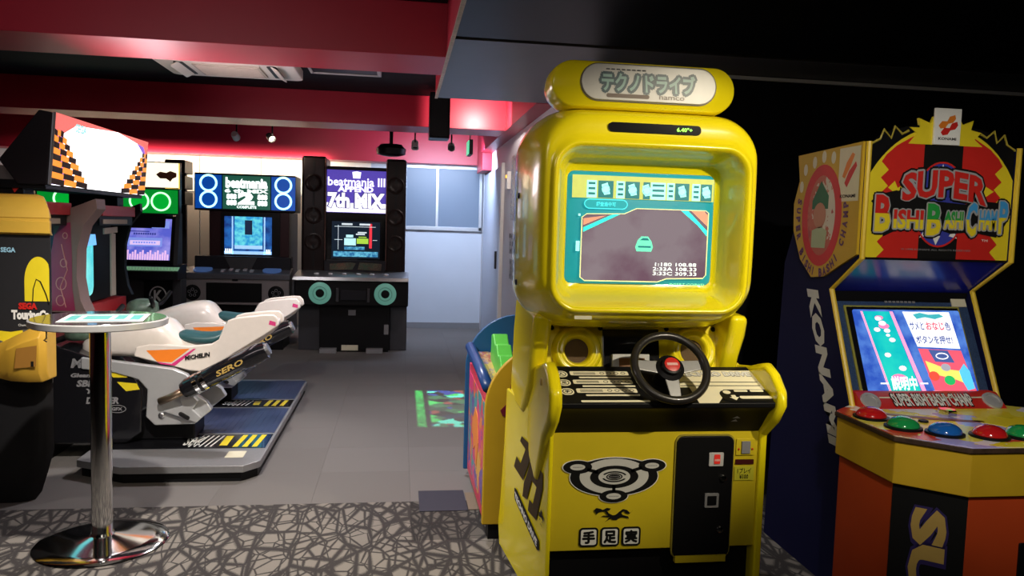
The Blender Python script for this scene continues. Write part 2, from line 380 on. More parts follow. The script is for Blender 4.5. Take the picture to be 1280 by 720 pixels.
t = thing('ceiling_hatch', (-.45,6.2,2.64), 'black ceiling hatch with thin pale frame right of the air conditioner', 'hatch')
M().box((-.70,6.0,2.60),(-.2,6.4,2.64)).build('panel', BLK, t); 
M().box((-.72,5.98,2.59),(-.70,6.42,2.64)).box((-.2,5.98,2.59),(-.17,6.42,2.64)).box((-.72,6.4,2.59),(-.17,6.42,2.64)).build('frame', LGREY, t)

# track lighting behind the second beam
t = thing('lighting_track', (-1.5,8.5,2.64), 'long black lighting track under the ceiling before the rear red beam', 'light track')
M().box((-3.6,8.48,2.42),(.75,8.52,2.45)).build('rail', BLK, t)
for x in (-3.2,-1.9,-.6,.6): M().box((x-.006,8.494,2.45),(x+.006,8.506,2.64)).build('hanger', GREY, t)
def track_head(x, y, z, aim, lab, lit):
    t = thing('track_spotlight', (x,y,z+.1), lab, 'spotlight', 'spotlights on the track')
    n = Vector(aim).normalized(); a = n.orthogonal().normalized(); fr = Fr((x,y,z), a, n.cross(a))
    M().lathe(fr, [(.03,-.09),(.036,-.07),(.04,.0),(.036,.0),(.03,-.03)],16).build('lamp_housing', BLK if lit else LGREY, t, smooth=True)
    M().lathe(fr, [(.032,-.02),(.02,-.014)],16).build('bulb', glow('hot bulb',(1,.85,.6),12) if lit else DGREY, t)
    M().box((x-.008,y-.008,z+.03),(x+.008,y+.008,2.42)).build('stem', BLK, t)
track_head(-1.34,8.5,2.27,(.5,-.6,-.5),'small lit black spotlight on the track above the blue-ringed machine',True)
track_head(-1.7,8.5,2.27,(.1,1,-.4),'dim spotlight left of the lit one on the track',False)
track_head(.14,8.5,2.24,(0,-.5,-1),'pale unlit spotlight on the track over the dark twin-tower machine\'s right side',False)
track_head(.53,8.5,2.26,(0,-.9,-.5),'pale unlit square-fronted spotlight on the track nearest the exit sign',False)
t = thing('projector', (-.12,9.1,2.64), 'black projector hanging from the ceiling over the dark twin-tower machine', 'projector')
M().lathe(top(-.12,9.1,2.2),[(.09,0),(.16,.02),(.17,.08),(.12,.13)],24).build('body', BLK, t, smooth=True); M().box((-.14,9.08,2.32),(-.10,9.12,2.64)).build('mount', BLK, t)
t = thing('exit_sign', (.76,8.6,2.64), 'small green lit exit sign by the red corner, seen edge-on', 'sign')
M().box((.72,8.45,2.2),(.76,8.75,2.36)).build('sign_box', DGREY, t, bevel=.004); M().box((.712,8.46,2.21),(.72,8.74,2.35)).build('lit_face', glow('exit green',(.1,.75,.4),.9), t); M().box((.735,8.59,2.36),(.745,8.61,2.64)).build('hanger', GREY, t)
t = thing('ceiling_speaker', (.33,7.2,2.64), 'tall black loudspeaker hung at the end of the second red beam', 'speaker')
M().box((.24,7.02,2.2),(.42,7.28,2.60)).build('cabinet', BLK, t, bevel=.008); M().ext(front(.33,7.02,2.40), rrect(0,0,.15,.36,.02), 0, .008).build('grille', RUB, t); M().box((.3,7.12,2.6),(.36,7.18,2.64)).build('bracket', DGREY, t)

# ================================================================== YELLOW DRIVING MACHINE
T = thing('driving_arcade_machine', (.9,2.9,0), 'bright yellow moulded driving arcade machine with steering wheel and pill-shaped top sign', 'arcade machine')
def rr3(cx, cz, hw, z0, z1, y, r, lean=0, n=7):
    pts = rrect(cx, (z0+z1)/2, 2*hw, z1-z0, r, n); return [(a, y+lean*(b-z0), b) for a,b in pts]
HX = .848
rings = [rr3(HX,0,.34,1.12,1.76,3.26,.14), rr3(HX,0,.39,1.06,1.83,3.2,.16), rr3(HX,0,.415,1.05,1.855,3.0,.17), rr3(HX,0,.417,1.055,1.855,2.8,.17),
         rr3(HX,0,.405,1.085,1.84,2.66,.165), rr3(HX,0,.385,1.11,1.82,2.59,.155), rr3(HX,0,.368,1.125,1.805,2.57,.14),
         rr3(HX,0,.357,1.135,1.74,2.568,.11), rr3(HX,0,.350,1.14,1.722,2.552,.10), rr3(HX,0,.340,1.15,1.712,2.545,.09), rr3(HX,0,.330,1.16,1.702,2.552,.085),
         rr3(HX,0,.312,1.178,1.685,2.60,.07), rr3(HX,0,.288,1.205,1.665,2.695,.04), rr3(HX,0,.276,1.224,1.64,2.70,.03)]
M().loops(rings, True, True).build('hood', YEL, T, smooth=2, sub=1)
scr = M().ext(front(HX,2.70,1.432), rrect(0,0,.566,.432,.03), -.02, .002).build('screen_surround', GLOSS, T)
SW, SH = .546, .398
rs = []
for d, s in ((0,1),(.006,.97),(.012,.85),(.015,.6),(.016,.3)): rs.append([front(HX,2.697,1.43).p(a*s,b*s,d) for a,b in rrect(0,0,SW,SH,.025)])
GT = glow('screen teal', (.005,.20,.24), 1.0, .1, 8)
cr = M().loops(rs).build('screen', GT, T, smooth=2)
sf = front(HX-SW/2, 2.677, 1.43-SH/2)       # origin lower left of the picture
def S(pts): return [(a*SW, (1-b)*SH) for a,b in pts]
def SR(a,b,c,d): return S([(a,b),(c,b),(c,d),(a,d)])
SB = screen_mat('screen road', (.17,.09,.125), (.27,.21,.23), 1.0, 5)
flat('picture_border', sf, [SR(.03,.04,.98,.24)], glow('screen khaki', (.40,.44,.10), 1.0), cr, .0)
outl = [(.13,.38),(.38,.37),(.46,.32),(.93,.32),(.95,.34),(.95,.90),(.93,.93),(.68,.94),(.62,.97),(.13,.97),(.10,.94),(.10,.41)]
flat('road_view', sf, [S(outl)], SB, cr, .001)
tr = M().tube([sf.p(a*SW,(1-b)*SH,.002) for a,b in outl], .0018, 4, True).build('view_outline', glow('screen yellow line', (.75,.78,.35),1.0), cr)
flat('road_line', sf, [S([(.11,.50),(.29,.385),(.32,.375),(.36,.37),(.11,.54)]), S([(.76,.325),(.81,.325),(.945,.50),(.945,.55),(.88,.455)])], glow('screen aqua', (.02,.75,.60),1.0), cr, .002)
flat('kerb', sf, [S([(.11,.42),(.26,.39),(.11,.48)]), S([(.83,.325),(.92,.325),(.945,.36),(.945,.46)])], glow('screen salmon', (.62,.25,.16),.9), cr, .002)
tiles_ = [(.125,.19,0),(.20,.30,1),(.32,.375,0),(.38,.475,1),(.50,.545,1),(.55,.65,0),(.66,.71,0),(.715,.81,1),(.83,.885,0),(.89,.965,1)]
flat('picture_tile', sf, [SR(a,.085,b,.235) for a,b,k in tiles_ if not k], glow('screen pale aqua', (.32,.85,.75),1.0), cr, .002)
flat('picture_tile', sf, [SR(a,.085,b,.235) for a,b,k in tiles_ if k], glow('screen deep teal', (.0,.13,.14),1.0), cr, .002)
g = M()
for a,b,k in tiles_:
    if k: cx = (a+b)/2; g.ring(sf, cx*SW, (1-.16)*SH, .014+random.random()*.004, .016, .004, d0=.0025, d1=.003, n=10); g.poly(sf, S([(cx-.03,.12),(cx+.01,.10),(cx+.03,.2),(cx-.01,.21)]), .003)
g.build('tile_drawing', glow('screen mint', (.30,.80,.75),1.0), cr)
flat('tile_mark', sf, [SR(a+.01,.10+.045*k,b-.01,.12+.045*k) for a,b,q in tiles_ if not q for k in range(3)], MATS['screen deep teal'], cr, .003)
flat('caption_pill', sf, [S(ell(.15,.29,.04,.045,12,PI/2,1.5*PI))+S(ell(.36,.29,.04,.045,12,-PI/2,PI/2))], glow('screen cyan', (.05,.62,.68),1.0), cr, .002)
flat('caption_pill', sf, [S(ell(.15,.29,.034,.036,12,PI/2,1.5*PI))+S(ell(.36,.29,.034,.036,12,-PI/2,PI/2))], glow('screen teal 2', (.0,.26,.30),1.0), cr, .0025)
text('lettering', '調査途中可', sf, (.19*SW,(1-.31)*SH,.32*SW,(1-.27)*SH), MATS['screen cyan'], cr, .02, .0032)
flat('car_picture', sf, [S([(.46,.66),(.475,.60),(.50,.565),(.545,.565),(.57,.61),(.58,.66),(.57,.70),(.47,.70)])], glow('screen green car', (.12,.62,.42),1), cr, .0025)
flat('car_window', sf, [S([(.49,.60),(.51,.58),(.54,.58),(.555,.60)]), SR(.48,.65,.565,.665)], MATS['screen deep teal'], cr, .003)
text('lettering', '1:180 108.88\n2:33A 108.33\n3:33C 309.33', sf, (.585*SW,(1-.91)*SH,.885*SW,(1-.795)*SH), glow('screen white', (.8,.9,.9),1), cr, .015, .003)
text('lettering', 'INSERT COIN(S)', sf, (.70*SW,(1-1.005)*SH,.94*SW,(1-.978)*SH), glow('screen green text', (.25,.85,.5),1), cr, .0, .003, shear=.2)
flat('side_mark', sf, [SR(.065,.62,.09,.71),SR(.075,.38,.09,.40)], MATS['screen mint'], cr, .002)
# slot over the screen and stickers
sl = M().ext(front(.845,2.566,1.768), rrect(0,0,.325,.032,.015), -.01, .004).build('display_slot', GLOSS, T)
text('lettering', '6.40"+', front(.845,2.561,1.768), (.075,-.007,.13,.007), glow('led green',(.25,.9,.05),1.2), sl, .03)
flat('sticker', front(.62,2.5665,1.118), [rect(-.03,-.0,.03,.012)], CREAM, T, .002)
# top sign
pm = []
for y,k,r0 in ((2.78,.55,0),(2.775,.8,0),(2.745,.97,0),(2.70,1.0,0),(2.655,.985,0),(2.625,.94,0),(2.612,.86,0)):
    h = .083*k; pm.append([(a,y,b) for a,b in rrect(.82,1.915,.66-(.083-h)*2,2*h,h*.98,10)])
sg = M().loops(pm).build('top_sign', YEL, T, smooth=2)
pl = front(.832,2.612,1.922)
M().ext(pl, rrect(0,0,.482,.128,.0635,10), -.01, .004).build('sign_rim', mat('brown rim',(.09,.07,.02),.5), sg)
M().ext(pl, rrect(0,0,.474,.120,.0595,10), -.01, .010).build('sign_plate', mat('pearl plate',(.50,.49,.46),.35), sg, bevel=.003)
outline('テクノドライブ', pl, (-.170,-.030,.160,.034), mat('teal outline ink',(.01,.05,.07),.4), sg, .009, .0112, .04, shear=-.1)
text('lettering', 'テクノドライブ', pl, (-.170,-.030,.160,.034), mat('pale teal ink',(.22,.38,.35),.4), sg, .035, .0122, shear=-.1)
flat('fine_print', pl, [rect(-.155+.018*k,.041,-.142+.018*k,.045) for k in range(8)], DGREY, sg, .0112)
M().ext(pl, rrect(-.075,-.044,.15,.013,.006), .0105,.0112).build('caption_bar', mat('brown ink',(.12,.08,.06),.5), sg)
text('lettering', 'namco', pl, (.035,-.050,.125,-.038), mat('grey brown ink',(.20,.16,.14),.5), sg, .01, .0112)
M().box((.62,2.68,1.83),(1.05,2.9,1.87)).build('sign_bracket', BLK, T)
# lower cabinet
BX0, BX1 = .541, 1.300
sideprof = [(2.60,.03),(2.60,.62),(2.575,.70),(2.52,.765),(2.475,.83),(2.48,.885),(2.55,.965),(2.60,.985),(2.64,.965),(2.70,.90),(2.76,.90),(2.74,1.0),(2.68,1.12),(3.15,1.15),(3.22,1.0),(3.22,.6),(3.27,.3),(3.30,.03)]
L = Fr((0,0,0),(0,1,0),(0,0,1))
lowp = [(2.60,.03),(2.60,.74),(3.24,.74),(3.26,.5),(3.30,.25),(3.33,.12),(3.30,.03)]
g = M().ext(L, lowp, BX0-.016, BX0)
for v in g.v: v.x -= .1*(v.y-2.6)
g.build('side_panel', YEL, T, bevel=.006)
M().ext(L, lowp, BX1, BX1+.028).build('side_panel', YEL, T, bevel=.008)
armp = [(2.66,.60),(2.60,.70),(2.52,.765),(2.475,.83),(2.478,.885),(2.54,.94),(2.60,.965),(2.65,.955),(2.74,.93),(2.95,.90),(2.98,.72),(2.85,.55),(2.72,.50)]
M().ext(L, armp, BX0-.045, BX0+.002).build('arm_cover', YEL, T, bevel=.02)
M().ext(L, armp, BX1-.002, BX1+.036).build('arm_cover', YEL, T, bevel=.02)
neckp = [(2.80,.84),(2.77,.95),(2.72,1.04),(2.70,1.12),(3.15,1.15),(3.20,1.0),(3.24,.70),(2.95,.70)]
M().ext(L, neckp, .475, .545).build('cheek', YEL, T, bevel=.025)
M().ext(L, neckp, 1.215, 1.285).build('cheek', YEL, T, bevel=.025)
M().ext(L, [(2.80,.72),(3.24,.72),(3.24,.92),(2.85,.92)], BX0-.03, BX1+.025).build('body', YELP, T, bevel=.01)
M().box((BX0,2.93,.0),(1.25,3.2,1.1)).build('core', BLK, T)
M().box((BX0,2.79,.0),(BX1,3.2,.70)).build('core', BLK, T)
for x in (.60,1.25):
    M().box((x-.04,2.70,0),(x+.04,3.2,.03)).build('foot', BLK, T)
M().box((BX0,2.66,.02),(BX1,2.8,.30)).build('kick_board', BLK, T)
fp = M().box((BX0,2.615,.285),(BX1,2.79,.715)).build('front_panel', YELP, T, bevel=.003)
# neck back panel, speakers
npF = Fr((.88,2.82,.90),(1,0,0),(0,.25,1))
nk = M().ext(npF, rect(-.336,0,.336,.20), -.03, 0).build('neck_panel', YEL, T, bevel=.003)
M().ext(npF, rect(-.115,.0,.105,.15), 0,.012).build('neck_insert', GLOSS, T, bevel=.002)
M().ext(npF, rect(-.085,.0,.06,.055), .012,.03).build('ticket_frame', LGREY, T, bevel=.003)
M().ext(npF, rect(-.06,.0,.04,.04), .03,.031).build('ticket_window', mat('amber brown',(.22,.09,.02),.3), T)
M().ext(npF, rect(-.336,.172,.336,.2), .0,.012).build('shade_strip', mat('painted shade brown',(.06,.045,.01),.5), T)  # dark strip painting the hood's shade along the neck top
for x in (-.215,.235):
    fr = Fr(npF.p(x,.068,0),(1,0,0),(0,.25,1))
    M().lathe(fr, [(.098,0),(.094,.012),(.084,.034),(.075,.036),(.070,.026),(.062,.034),(.055,.034),(.050,.018),(.045,.004),(.045,.0)],32,False).build('speaker_ring', YEL, T, smooth=2)
    M().lathe(fr, [(.050,.001),(.047,.002),(.0,.0015)],24,False).build('speaker_grille', mat('brown mesh',(.10,.06,.03),.8,bump=.5,scale=300), T)
    for q in (-.09,.09): M().lathe(Fr(npF.p(x+q*1.05,.155,.0),(1,0,0),(0,.25,1)),[(.010,0),(.008,.005)],10).build('screw', BLK, T)
# control panel (wedge) and black front curve
pT, pB = Vector((0,2.74,.925)), Vector((0,2.497,.842))
pV = (pT-pB); pl_ = pV.length
cpr = [(2.497,.842),(2.74,.925),(2.80,.90),(2.80,.70),(2.615,.712),(2.585,.745),(2.54,.80),(2.50,.825)]
M().ext(L, cpr, BX0, BX1).build('control_panel', mat('satin panel black',(.007,.007,.008),.45), T, bevel=.004)
cf = Fr((BX0,2.497,.842),(1,0,0),pV)
CW = BX1-BX0
CPC = mat('cream panel print', (.92,.86,.62), .4)
g = M()
for k,(v,) in enumerate(((.185,),(.125,),(.065,))):
    g.ext(cf, rrect(.035,v+.012,.046,.044,.02), .001,.0016)
    g.ext(cf, rrect(.175,v+.018,.215,.028,.006), .001,.0016)
    g.ext(cf, rrect(.19,v-.012,.19,.010,.004), .001,.0016)
g.ext(cf, rrect(.19,.014,.24,.012,.005), .001,.0016)
g.build('instruction_print', CPC, T)
g = M()
for v in (.197,.137,.077): g.ring(cf,.035,v,.018,.017,.003,d0=.0016,d1=.0022,n=20); 
g.build('icon_ring', INK, T)
g = M()
for v,s in ((.197,'人'),(.137,'足'),(.077,'手')): fit_text(s, cf, (.026,v-.009,.044,v+.009), .03, d=.0024, into=g)
for v in (.205,.145,.085):
    for k in range(2): g.ext(cf, rect(.08,v-.001-.008*k,.16,v+.002-.008*k), .0016,.0022)
    for k in range(4): g.ring(cf,.185+.026*k,v-.002,.009,.008,.002,d0=.0016,d1=.0022,n=8)
stuff(g.build('panel_lettering', INK, T))
g = M(); g.ext(cf, rrect(.60,.165,.33,.12,.012), .001,.0016); g.ext(cf, [(.48,.0),(.55,.0),(.58,.04),(.60,.09),(.77,.09),(.77,.12),(.48,.12)], .001,.0015)
g.build('cream_field', CPC, T)
g = M(); g.ext(cf, rrect(.67,.047,.19,.075,.03), .0016,.0022); g.ext(cf, rrect(.60,.115,.30,.004,.001), .0016,.0022); g.ext(cf, rrect(.60,.14,.30,.004,.001), .0016,.0022); g.build('dark_field', INK, T)
g = M(); g.ext(cf, rrect(.70,.035,.12,.018,.008), .0024,.003); g.ext(cf, rrect(.66,.078,.05,.012,.004), .0024,.003); g.ext(cf, rrect(.72,.078,.05,.012,.004), .0024,.003); g.ext(cf, ell(.605,.07,.014,.012,16), .0024,.003)
g.ext(cf, [(.612,.05),(.628,.05),(.628,.036),(.637,.036),(.620,.016),(.603,.036),(.612,.036)], .0024,.003); g.build('panel_mark', CPC, T)
text('lettering', 'TECHNO DRIVE', cf, (.47,.182,.745,.213), WHITE, T, .05, .0032)
text('lettering', 'TECHNO DRIVE', cf, (.468,.179,.747,.216), GREY, T, .085, .0026)
flat('start_mark', Fr((.0,2.535,.79),(1,0,0),(0,-.5,.6)), [[(1.155,0),(1.185,0),(1.17,.012)],[(1.155,-.018),(1.18,-.018),(1.17,-.006)]], GREY, T, .012)
# steering wheel
wn = Vector((0,-math.cos(math.radians(40)),math.sin(math.radians(40))))
wf = Fr((.932,2.55,.957),(1,0,0),(0,math.sin(math.radians(40)),math.cos(math.radians(40))))
sw = M().torus(wf,.128,.0145,48,12).build('steering_wheel', mat('wheel leather',(.018,.016,.015),.3,coat=.2), T, smooth=2)
g = M()
for a in (PI/2+PI, .12, PI-.12):
    ca, sa = math.cos(a), math.sin(a); w0,w1 = (.026,.018)
    P = [(ca*.025-sa*w0, sa*.025+ca*w0),(ca*.122-sa*w1, sa*.122+ca*w1),(ca*.122+sa*w1, sa*.122-ca*w1),(ca*.025+sa*w0, sa*.025-ca*w0)]
    g.ext(wf, P, -.012,-.006)
g.build('spoke', STEEL, sw, bevel=.002)
M().lathe(wf,[(.05,-.014),(.05,-.004),(.036,.004),(.034,.016),(.030,.018)],24).build('hub', BLK, sw, smooth=True)
M().lathe(wf,[(.027,.018),(.027,.021),(.02,.023)],24).build('horn_button', RED, sw, smooth=True)
flat('badge_band', wf, [rect(-.019,-.005,.019,.005)], mat('pink badge band',(.7,.4,.38),.4), sw, .0236)
M().lathe(wf,[(.035,-.13),(.035,-.01)],20).build('steering_column', BLK, sw, smooth=True)
g = M()
for k in range(6): a = PI/6+k*PI/3; g.lathe(Fr(wf.p(.032*math.cos(a),.032*math.sin(a),.003),wf.U,wf.V),[(.003,0),(.003,.003)],8)
g.build('bolt', CHROME, sw)
# front print
ff = front(.765,2.612,.555)
g = M()
a_ = lambda cx,cz,rx,rz: ell(cx,cz,rx,rz,40)
flat('emblem_outline', ff, [a_(.0,-.002,.163,.072), a_(-.134,.035,.056,.026), a_(.137,.037,.054,.025), a_(0,-.072,.055,.025)], WHITE, fp, .001)
flat('emblem_ring', ff, [a_(.0,-.002,.160,.069)], INK, fp, .0014)
flat('emblem_field', ff, [a_(.0,-.0,.126,.064)], mat('emblem white',(.55,.55,.52),.5), fp, .0018)
flat('emblem_ring', ff, [a_(.0,-.002,.088,.041), a_(-.134,.035,.052,.024), a_(.137,.037,.050,.023), a_(0,-.072,.051,.023),
     [(-.10,.02),(-.06,.01),(-.06,.022),(-.10,.032)],[(.10,.024),(.06,.012),(.06,.024),(.10,.036)],[(-.006,-.06),(.006,-.06),(.006,-.03),(-.006,-.03)]], INK, fp, .0022)
flat('emblem_field', ff, [a_(.0,-.001,.058,.028), a_(-.134,.035,.027,.011), a_(.137,.037,.026,.0105), a_(0,-.072,.027,.011)], MATS['emblem white'], fp, .0026)
M().ring(ff,0,-.001,.046,.020,.007,.005,.0028,.0032,30,.3,2.7).ring(ff,0,-.001,.046,.020,.007,.005,.0028,.0032,30,PI+.3,PI+2.7).ring(ff,0,-.001,.030,.013,.005,.004,.0028,.0032,30).build('emblem_swirl', INK, fp)
flat('emblem_eye', ff, [a_(0,-.001,.022,.008)], INK, fp, .003)
g = M()
for (cx,cz) in ((-.134,.035),(.137,.037),(0,-.072),(0,-.001)):
    for k in range(6): g.poly(ff, rect(cx-.017+.006*k,cz-.0015,cx-.013+.006*k,cz+.0015), .0034)
stuff(g.build('fine_print', GREY, fp))
hx = [(-.075,.028),(-.066,.036),(-.050,.033),(-.040,.028),(-.024,.036),(-.008,.033),(-.014,.026),(-.024,.024),(-.016,.014),(.0,.006),(.012,.008),(.026,.020),(.040,.030),(.056,.026),(.068,.014),(.080,.024),(.066,.010),(.052,.014),(.044,.022),(.034,.014),(.040,.006),(.062,.0),(.066,-.010),(.058,-.006),(.038,-.002),(.026,-.006),(.018,-.012),(.0,-.012),(-.006,-.006),(-.030,-.020),(-.026,-.016),(-.012,-.002),(-.036,.002),(-.048,.0),(-.036,.006),(-.018,.004),(-.026,.014),(-.032,.022),(-.046,.022),(-.056,.018),(-.064,.010),(-.068,.018),(-.072,.022)]
flat('horse_print', front(.765,2.612,.408), [[(a*.92,b*.92) for a,b in hx]], INK, fp, .0016)
for k,chh in enumerate('手足実'):
    cx = .680+.078*k; kf = front(cx,2.612,.335)
    M().ext(kf, rrect(0,0,.070,.070,.013), .0005,.0012).build('kanji_tile', INK, fp)
    M().ext(kf, rrect(0,0,.056,.056,.007), .0012,.0018).build('kanji_field', WHITE, fp)
    outline(chh, kf, (-.021,-.021,.021,.021), INK, fp, .0026, .0024, .0)
# coin door
cdr = M().ext(front(1.096,2.614,.476), rrect(0,0,.212,.445,.025), 0, .014).build('coin_door', BLK, T, bevel=.003)
M().ext(front(1.096,2.614,.476), rrect(0,0,.222,.455,.028), -.002, .006).build('door_surround', mat('olive edge',(.30,.25,.03),.5), T)
M().box((1.00,2.60,.235),(1.19,2.62,.262)).build('bottom_plate', YELP, T)
cf2 = front(1.0,2.600,.26)
M().ext(cf2, rrect(.135,.355,.055,.050,.004), 0,.006).build('coin_plate', LGREY, cdr, bevel=.002)
M().ext(cf2, rrect(.137,.357,.022,.034,.003), .006,.009).build('coin_slot', glow('coin slot red',(.65,.03,.02),.25), cdr)
text('lettering','100',cf2,(.128,.350,.146,.358),WHITE,cdr,.02,.0096)
M().ext(cf2, rrect(.125,.205,.052,.052,.003), 0,.006).ext(cf2, rrect(.125,.205,.034,.034,.002),.006,.0065).build('reject_frame', GREY, cdr, bevel=.002)
M().ext(cf2, rrect(.125,.205,.034,.034,.002), .006,.008).build('reject_flap', BLK, cdr)
for u,v in ((.165,.285),(.162,.095)): M().lathe(Fr(cf2.p(u,v,0)),[(.013,0),(.011,.008),(.006,.01)],16).build('lock', CHROME, cdr, smooth=True)
M().ext(front(1.25,2.614,.655), rrect(0,0,.07,.06,.003), 0,.004).build('price_panel', YELP, T, bevel=.001)
M().ext(front(1.25,2.61,.655), rect(-.016,-.022,.016,.022), 0,.006).build('ticket_slot', GREY, T)
g = M(); 
for s in (-1,1): g.lathe(Fr((1.25+s*.026,2.61,.648)),[(.004,0),(.003,.004)],8)
g.build('red_lamp', RED, T)
M().ext(front(1.25,2.614,.60), rrect(0,0,.07,.018,.002), 0,.003).build('price_display', mat('maroon display',(.06,.01,.01),.3), T)
M().ext(front(1.25,2.614,.558), rrect(0,0,.074,.052,.002), 0,.003).build('price_tag', mat('lime tag',(.55,.52,.03),.5), T)
text('lettering','1プレイ\n¥100',front(1.25,2.611,.558),(-.026,-.020,.026,.020),INK,T,.01,.0016)
# left side graphics on the lower side panel
lf = Fr((BX0-.018,2.6,0),(.1,-1,0)); KL = 1.005
def LP(*yz): return [(-(y-2.6)*KL,z) for y,z in yz]
flat('side_print', lf, [LP(*[(2.959, 0.608), (2.827, 0.61), (2.821, 0.56), (2.922, 0.442), (3.066, 0.454), (3.028, 0.507), (2.963, 0.498), (2.897, 0.572), (2.98, 0.582)]),LP(*[(2.806, 0.565), (2.656, 0.554), (2.655, 0.497), (2.721, 0.359), (2.838, 0.353), (2.819, 0.403), (2.772, 0.403), (2.729, 0.48), (2.797, 0.483), (2.856, 0.39), (2.921, 0.38), (2.905, 0.438)])], mat('dark brown ink',(.05,.03,.01),.5), T, .0015)
flat('side_band', lf, [LP(*[(3.048, 0.372), (3.012, 0.375), (2.679, 0.301), (2.674, 0.265), (2.703, 0.257), (3.043, 0.328)])], INK, T, .0015)
pA = lf.p(*LP((3.046, 0.35))[0]); pB2 = lf.p(*LP((2.688, 0.279))[0]); bf = Fr(pA, pB2-pA, lf.N.cross(pB2-pA)); LB = (pB2-pA).length
text('lettering','TECHNO DRIVE', bf, (.01,-.014,LB-.01,.014), WHITE, T, .05, .003)
text('lettering','*', lf, (-0.089,0.342,-0.029,0.422), INK, T, .06, .002)
hl = left(HX-.417,3.0,1.2)
flat('side_reflection', hl, [rect(-.05,.25,.07,.50)], art_mat('painted reflection',[(.1,.35,.6),(.7,.6,.4),(.2,.2,.35),(.6,.7,.75)],14), T, .003)  # colour patches stand in for screens mirrored in the hood side
text('lettering','TECHNO\nDRIVE', hl, (-.06,.02,.10,.2), INK, T, .04, .003)
for z in (.32,.0): M().lathe(Fr((HX-.416,2.86,1.22+z),(0,-1,0),(0,0,1)),[(.012,0),(.009,.005)],12).build('bolt', BLK, T)
M().lathe(Fr((BX0-.054,2.58,.90),(0,-1,0),(0,0,1)),[(.014,0),(.012,.004),(.006,.006)],12).build('bolt', YELD, T)

# ================================================================== BUTTON QUIZ MACHINE (right)
T = thing('button_arcade_machine', (2.08,2.85,0), 'upright arcade machine with jagged yellow and red sign and row of big coloured dome buttons', 'arcade machine')
X0, X1 = 1.764, 2.403
KS = .9
prof = [(2.781,1.79),(2.781,1.3435),(2.979,1.2085),(2.754,.70),(2.754,.0),(3.42,0),(3.36,1.3),(3.14,1.78)]
for x in (X0,X1): M().ext(L, prof, x-.012, x+.012).build('side_panel', NAVY, T)
edge = [(2.781,1.79),(2.781,1.3435),(2.979,1.2085),(2.754,.70)]
for x in (X0,X1): M().tube([(x,a-.004,b) for a,b in edge], .011, 8).build('edge_moulding', mat('yellow moulding',(.72,.50,.03),.4), T)
M().box((X0,2.99,0),(X1,3.36,1.2)).build('body', BLK, T)
M().box((X0+.012,2.81,1.35),(X1-.012,3.12,1.77)).build('sign_box', BLK, T)
W_, H_ = (X1-X0-.024)/KS, .5
sf = Fr((X0+.012,2.786,1.339),k=KS)
face = M().ext(sf, [(0,0),(W_,0),(W_,.47)]+[(W_/2+W_/2*math.cos(a), .47+.12*math.sin(a)) for a in [PI*k/12 for k in range(1,12)]]+[(0,.47)], -.02, 0).build('sign_face', BLK, T)
arch = ell(W_/2,.12,.40,.46,30,.25,PI-.25)
flat('sign_yellow', sf, [[(0,.01),(W_,.01),(W_,.36)]+[p for p in arch if 0<=p[0]<=W_ and p[1]<.60]+[(0,.36)]], YINK, face, .001)
redL = [(.25,.01)]+[(.25,.54)]+[(.20,.535),(.12,.49),(.075,.45)]+[(.055+(.035 if k%2 else 0),.42-.41*k/12) for k in range(13)]
flat('sign_red', sf, [redL, [(W_-a,b) for a,b in redL][::-1]], RED, face, .002)
flat('sign_black', sf, [rect(.25,.01,W_-.25,.56)], INK, face, .0025)
M().ring(sf,W_/2,.245,.128,.185,.008,d0=.003,d1=.004,n=40).build('sign_circle', RED, face)
flat('sign_disc', sf, [ell(W_/2,.245,.12,.177,40)], mat('royal blue ink',(.04,.05,.35),.4), face, .003)
flat('sign_star', sf, [[(W_/2-.018,.37),(W_/2+.018,.37),(W_/2,.42)],[(W_/2-.09,.10),(W_/2-.07,.13),(W_/2-.05,.11)],[(W_/2-.01,.07),(W_/2+.01,.11),(W_/2-.03,.11)],[(W_/2+.09,.10),(W_/2+.07,.14),(W_/2+.05,.11)]], WHITE, face, .0035)
flat('sign_bolt', sf, [[(.09,.31),(.12,.34),(.135,.31),(.17,.33),(.17,.29),(.15,.27)],[(W_-.09,.31),(W_-.14,.335),(W_-.15,.31),(W_-.21,.29),(W_-.17,.26),(W_-.12,.29)]], YINK, face, .0036)
up_ = lambda u: .06*(1-((u-W_/2)/.3)**2)
def curved(name, txt, box, m, parent, bold, d, bend, **k):
    g = fit_text(txt, sf, box, bold, d=d, **k)
    for v in g.v:
        u = (v-sf.O).dot(sf.U)/KS**2; v += sf.V*bend*(1-((u-W_/2)/(.5*(box[2]-box[0])))**2)
    return g.build(name, m, parent)
def arc(g):
    for v in g.v:
        u = (v-sf.O).dot(sf.U)/KS**2; v += sf.V*.03*(1-((u-W_/2)/.22)**2)
SB_ = (.155,.245,.560,.365)
outline('SUPER', sf, SB_, INK, face, .016, .0046, .05, arc)
outline('SUPER', sf, SB_, SILVINK, face, .007, .0062, .05, arc)
curved('lettering','SUPER',SB_,RED,face,.04,.0072,.03)
flat('lettering_back', sf, [[(.015,.25),(.05,.28),(.13,.30),(.3,.26),(.46,.25),(.56,.265),(.66,.26),(.68,.20),(.65,.15),(.62,.11),(.5,.13),(.4,.12),(.33,.14),(.22,.155),(.12,.12),(.08,.10),(.07,.2)]], INK, face, .0045)
